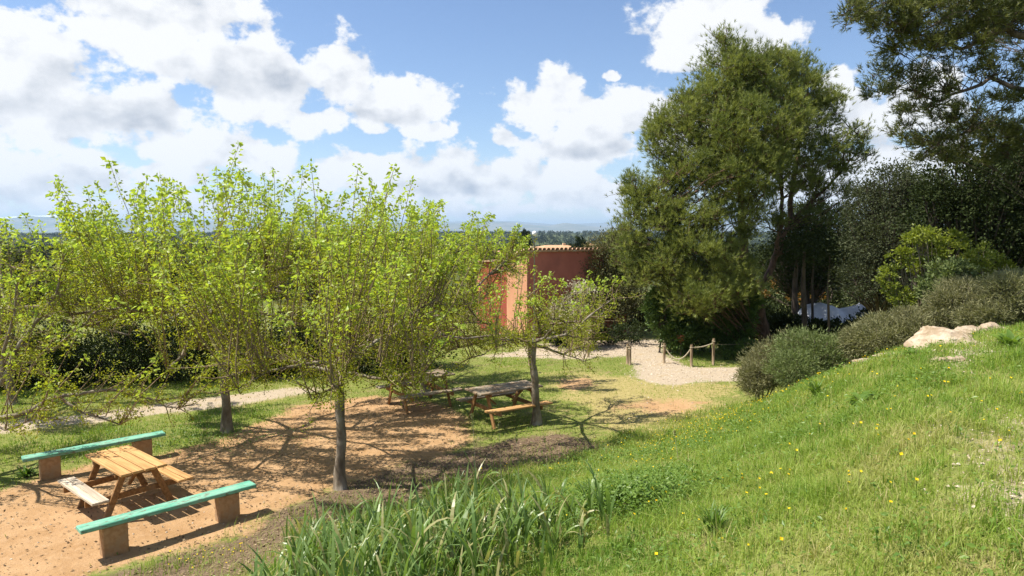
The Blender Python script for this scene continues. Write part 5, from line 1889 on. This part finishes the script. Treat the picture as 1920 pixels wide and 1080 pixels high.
def flowers():
    rg = np.random.default_rng(631)
    px = []
    for (u, v, su, sv, z, n) in [(1290, 790, 70, 30, 0.7, 75), (1370, 745, 60, 18, 0.9, 45), (1185, 930, 40, 30, 1.5, 26), (1480, 760, 120, 40, 1.2, 40), (1600, 900, 220, 100, 2.0, 34), (1240, 840, 60, 40, 0.8, 30),
                                 (355, 1045, 30, 14, 0.1, 7), (445, 1035, 14, 14, 0.1, 6), (820, 1060, 120, 20, 1.2, 8), (1050, 860, 60, 30, 0.5, 10), (1700, 700, 80, 20, 2.0, 10)]:
        for _ in range(int(n * 2.8)):
            g = G(u + rg.normal() * su, v + rg.normal() * sv, z)
            px.append((g.x, g.y))
    px = np.array(px)
    x, y = px[:, 0], px[:, 1]
    ok = (y > 3.2) & (y < 19)
    x, y = x[ok], y[ok]
    z = H(x, y)
    h = rg.uniform(0.06, 0.17, len(x))
    V, F, At, off = [], [], [], 0
    for a, b, c, hh in zip(x, y, z, h):
        r = rg.uniform(0.007, 0.015)
        ce = np.array([a, b, c + hh])
        nrm = unit(np.array([rg.normal() * 0.4, -0.35 + rg.normal() * 0.4, 1.0]))
        s = unit(np.cross(nrm, [0.3, 1, 0.2]))
        w = np.cross(nrm, s)
        k = 8
        V.append(ce)
        for i in range(k):
            an = 2 * math.pi * i / k
            rr = r * (1.0 if i % 2 else 0.72)
            V.append(ce + (s * math.cos(an) + w * math.sin(an)) * rr + nrm * r * 0.35)
        F += [(off, off + 1 + i, off + 1 + (i + 1) % k) for i in range(k)]
        off += k + 1
        At += [rg.random()] * (k + 1)
    add('yellow_flowers', np.array(V), [np.array(F)], MAT['flower'], attrs={'tint': np.array(At)}, kind='stuff', label='small yellow wild flowers dotted over the bank')
    T = Tubes()
    for a, b, c, hh in zip(x, y, z, h):
        T.add([(a + rg.normal() * 0.02, b + rg.normal() * 0.02, c), (a, b, c + hh)], [0.0022, 0.0016], 3, cap=False)
    me = T
    V = np.concatenate(me.V)
    add('flower_stems', V, [np.concatenate(me.Q)], MAT['weed'], attrs={'tint': np.full(len(V), 0.6)}, kind='stuff', label='thin green stems of the wild flowers')


flowers()


def litter_and_pebbles():
    rg = np.random.default_rng(641)
    n = 42000
    x, y = rg.uniform(-9, 3.5, n), rg.uniform(6.5, 17.5, n)
    zz = zones(x, y)
    keep = rg.random(n) < np.clip(zz['soil'] * 0.95 + 0.22 * zz['dirt'], 0, 1)
    x, y = x[keep], y[keep]
    m = len(x)
    pos = np.stack([x, y, H(x, y) + rg.uniform(0.004, 0.02, m)], -1)
    v, f, t = leaf_arrays(pos, rg.normal(size=(m, 3)) * np.array([1, 1, 0.25]), rg.uniform(0.015, 0.060, m), LEAF4, rg.random(m), rg, nrm=rg.normal(size=(m, 3)) * 0.5 + np.array([0, 0, 1.0]))
    add('leaf_litter', v, [f], MAT['litter'], attrs={'tint': t}, kind='stuff', label='dead leaves and chips strewn over the brown soil')
    # pebbles: small irregular octahedra
    pts = []
    for reg, k, s in (((-12, 4, 8, 25), 9000, (0.006, 0.020)), ((2.6, 9, 2.5, 9), 9000, (0.005, 0.018)), ((2.6, 9, 15, 26), 6000, (0.012, 0.03)), ((5.5, 9.5, 8, 13), 5000, (0.008, 0.03))):
        a, b = rg.uniform(reg[0], reg[1], k), rg.uniform(reg[2], reg[3], k)
        q = zones(a, b)
        kp = rg.random(k) < np.clip(q['gravel'] * 0.9 + 0.12 * q['dirt'], 0, 1)
        pts.append(np.stack([a[kp], b[kp], rg.uniform(s[0], s[1], kp.sum())], -1))
    pts = np.concatenate(pts)
    m = len(pts)
    O = np.array([(1, 0, 0), (0, 1, 0), (-1, 0, 0), (0, -1, 0), (0, 0, 0.7), (0, 0, -0.7)], float)
    OF = np.array([(0, 1, 4), (1, 2, 4), (2, 3, 4), (3, 0, 4), (1, 0, 5), (2, 1, 5), (3, 2, 5), (0, 3, 5)])
    jit = 1 + rg.normal(0, 0.25, (m, 6, 1))
    a = rg.uniform(0, 6.28, m)
    R = np.zeros((m, 3, 3))
    R[:, 0, 0], R[:, 0, 1], R[:, 1, 0], R[:, 1, 1], R[:, 2, 2] = np.cos(a), -np.sin(a), np.sin(a), np.cos(a), 1
    V = np.einsum('mij,mkj->mki', R, O[None] * jit) * pts[:, 2][:, None, None]
    V += np.stack([pts[:, 0], pts[:, 1], H(pts[:, 0], pts[:, 1]) + pts[:, 2] * 0.2], -1)[:, None, :]
    F = (OF[None] + (np.arange(m) * 6)[:, None, None]).reshape(-1, 3)
    add('pebbles', V.reshape(-1, 3), [F], MAT['pebble'], attrs={'tint': np.repeat(rg.random(m), 6)}, kind='stuff', label='pale gravel and pebbles on the paths')


litter_and_pebbles()

# ------------------------------------------------------------------ haze
def haze():
    x0, x1, y0, y1, z0, z1 = -27000.0, 27000.0, -480.0, 27500.0, -60.0, 390.0
    m, t = new_mat('haze_air')
    pv = N(t, 'ShaderNodeVolumePrincipled')
    pv.inputs['Color'].default_value = (0.50, 0.72, 1.0, 1)
    pv.inputs['Density'].default_value = 0.000068
    pv.inputs['Anisotropy'].default_value = 0.1
    o = N(t, 'ShaderNodeOutputMaterial')
    t.links.new(pv.outputs[0], o.inputs['Volume'])
    V = [(x0, y0, z0), (x1, y0, z0), (x1, y1, z0), (x0, y1, z0), (x0, y0, z1), (x1, y0, z1), (x1, y1, z1), (x0, y1, z1)]
    add('haze', V, [np.array([(0, 1, 5, 4), (1, 2, 6, 5), (2, 3, 7, 6), (3, 0, 4, 7), (4, 5, 6, 7), (3, 2, 1, 0)])], m, kind='stuff', label='thin blue haze in the distant air')


haze()
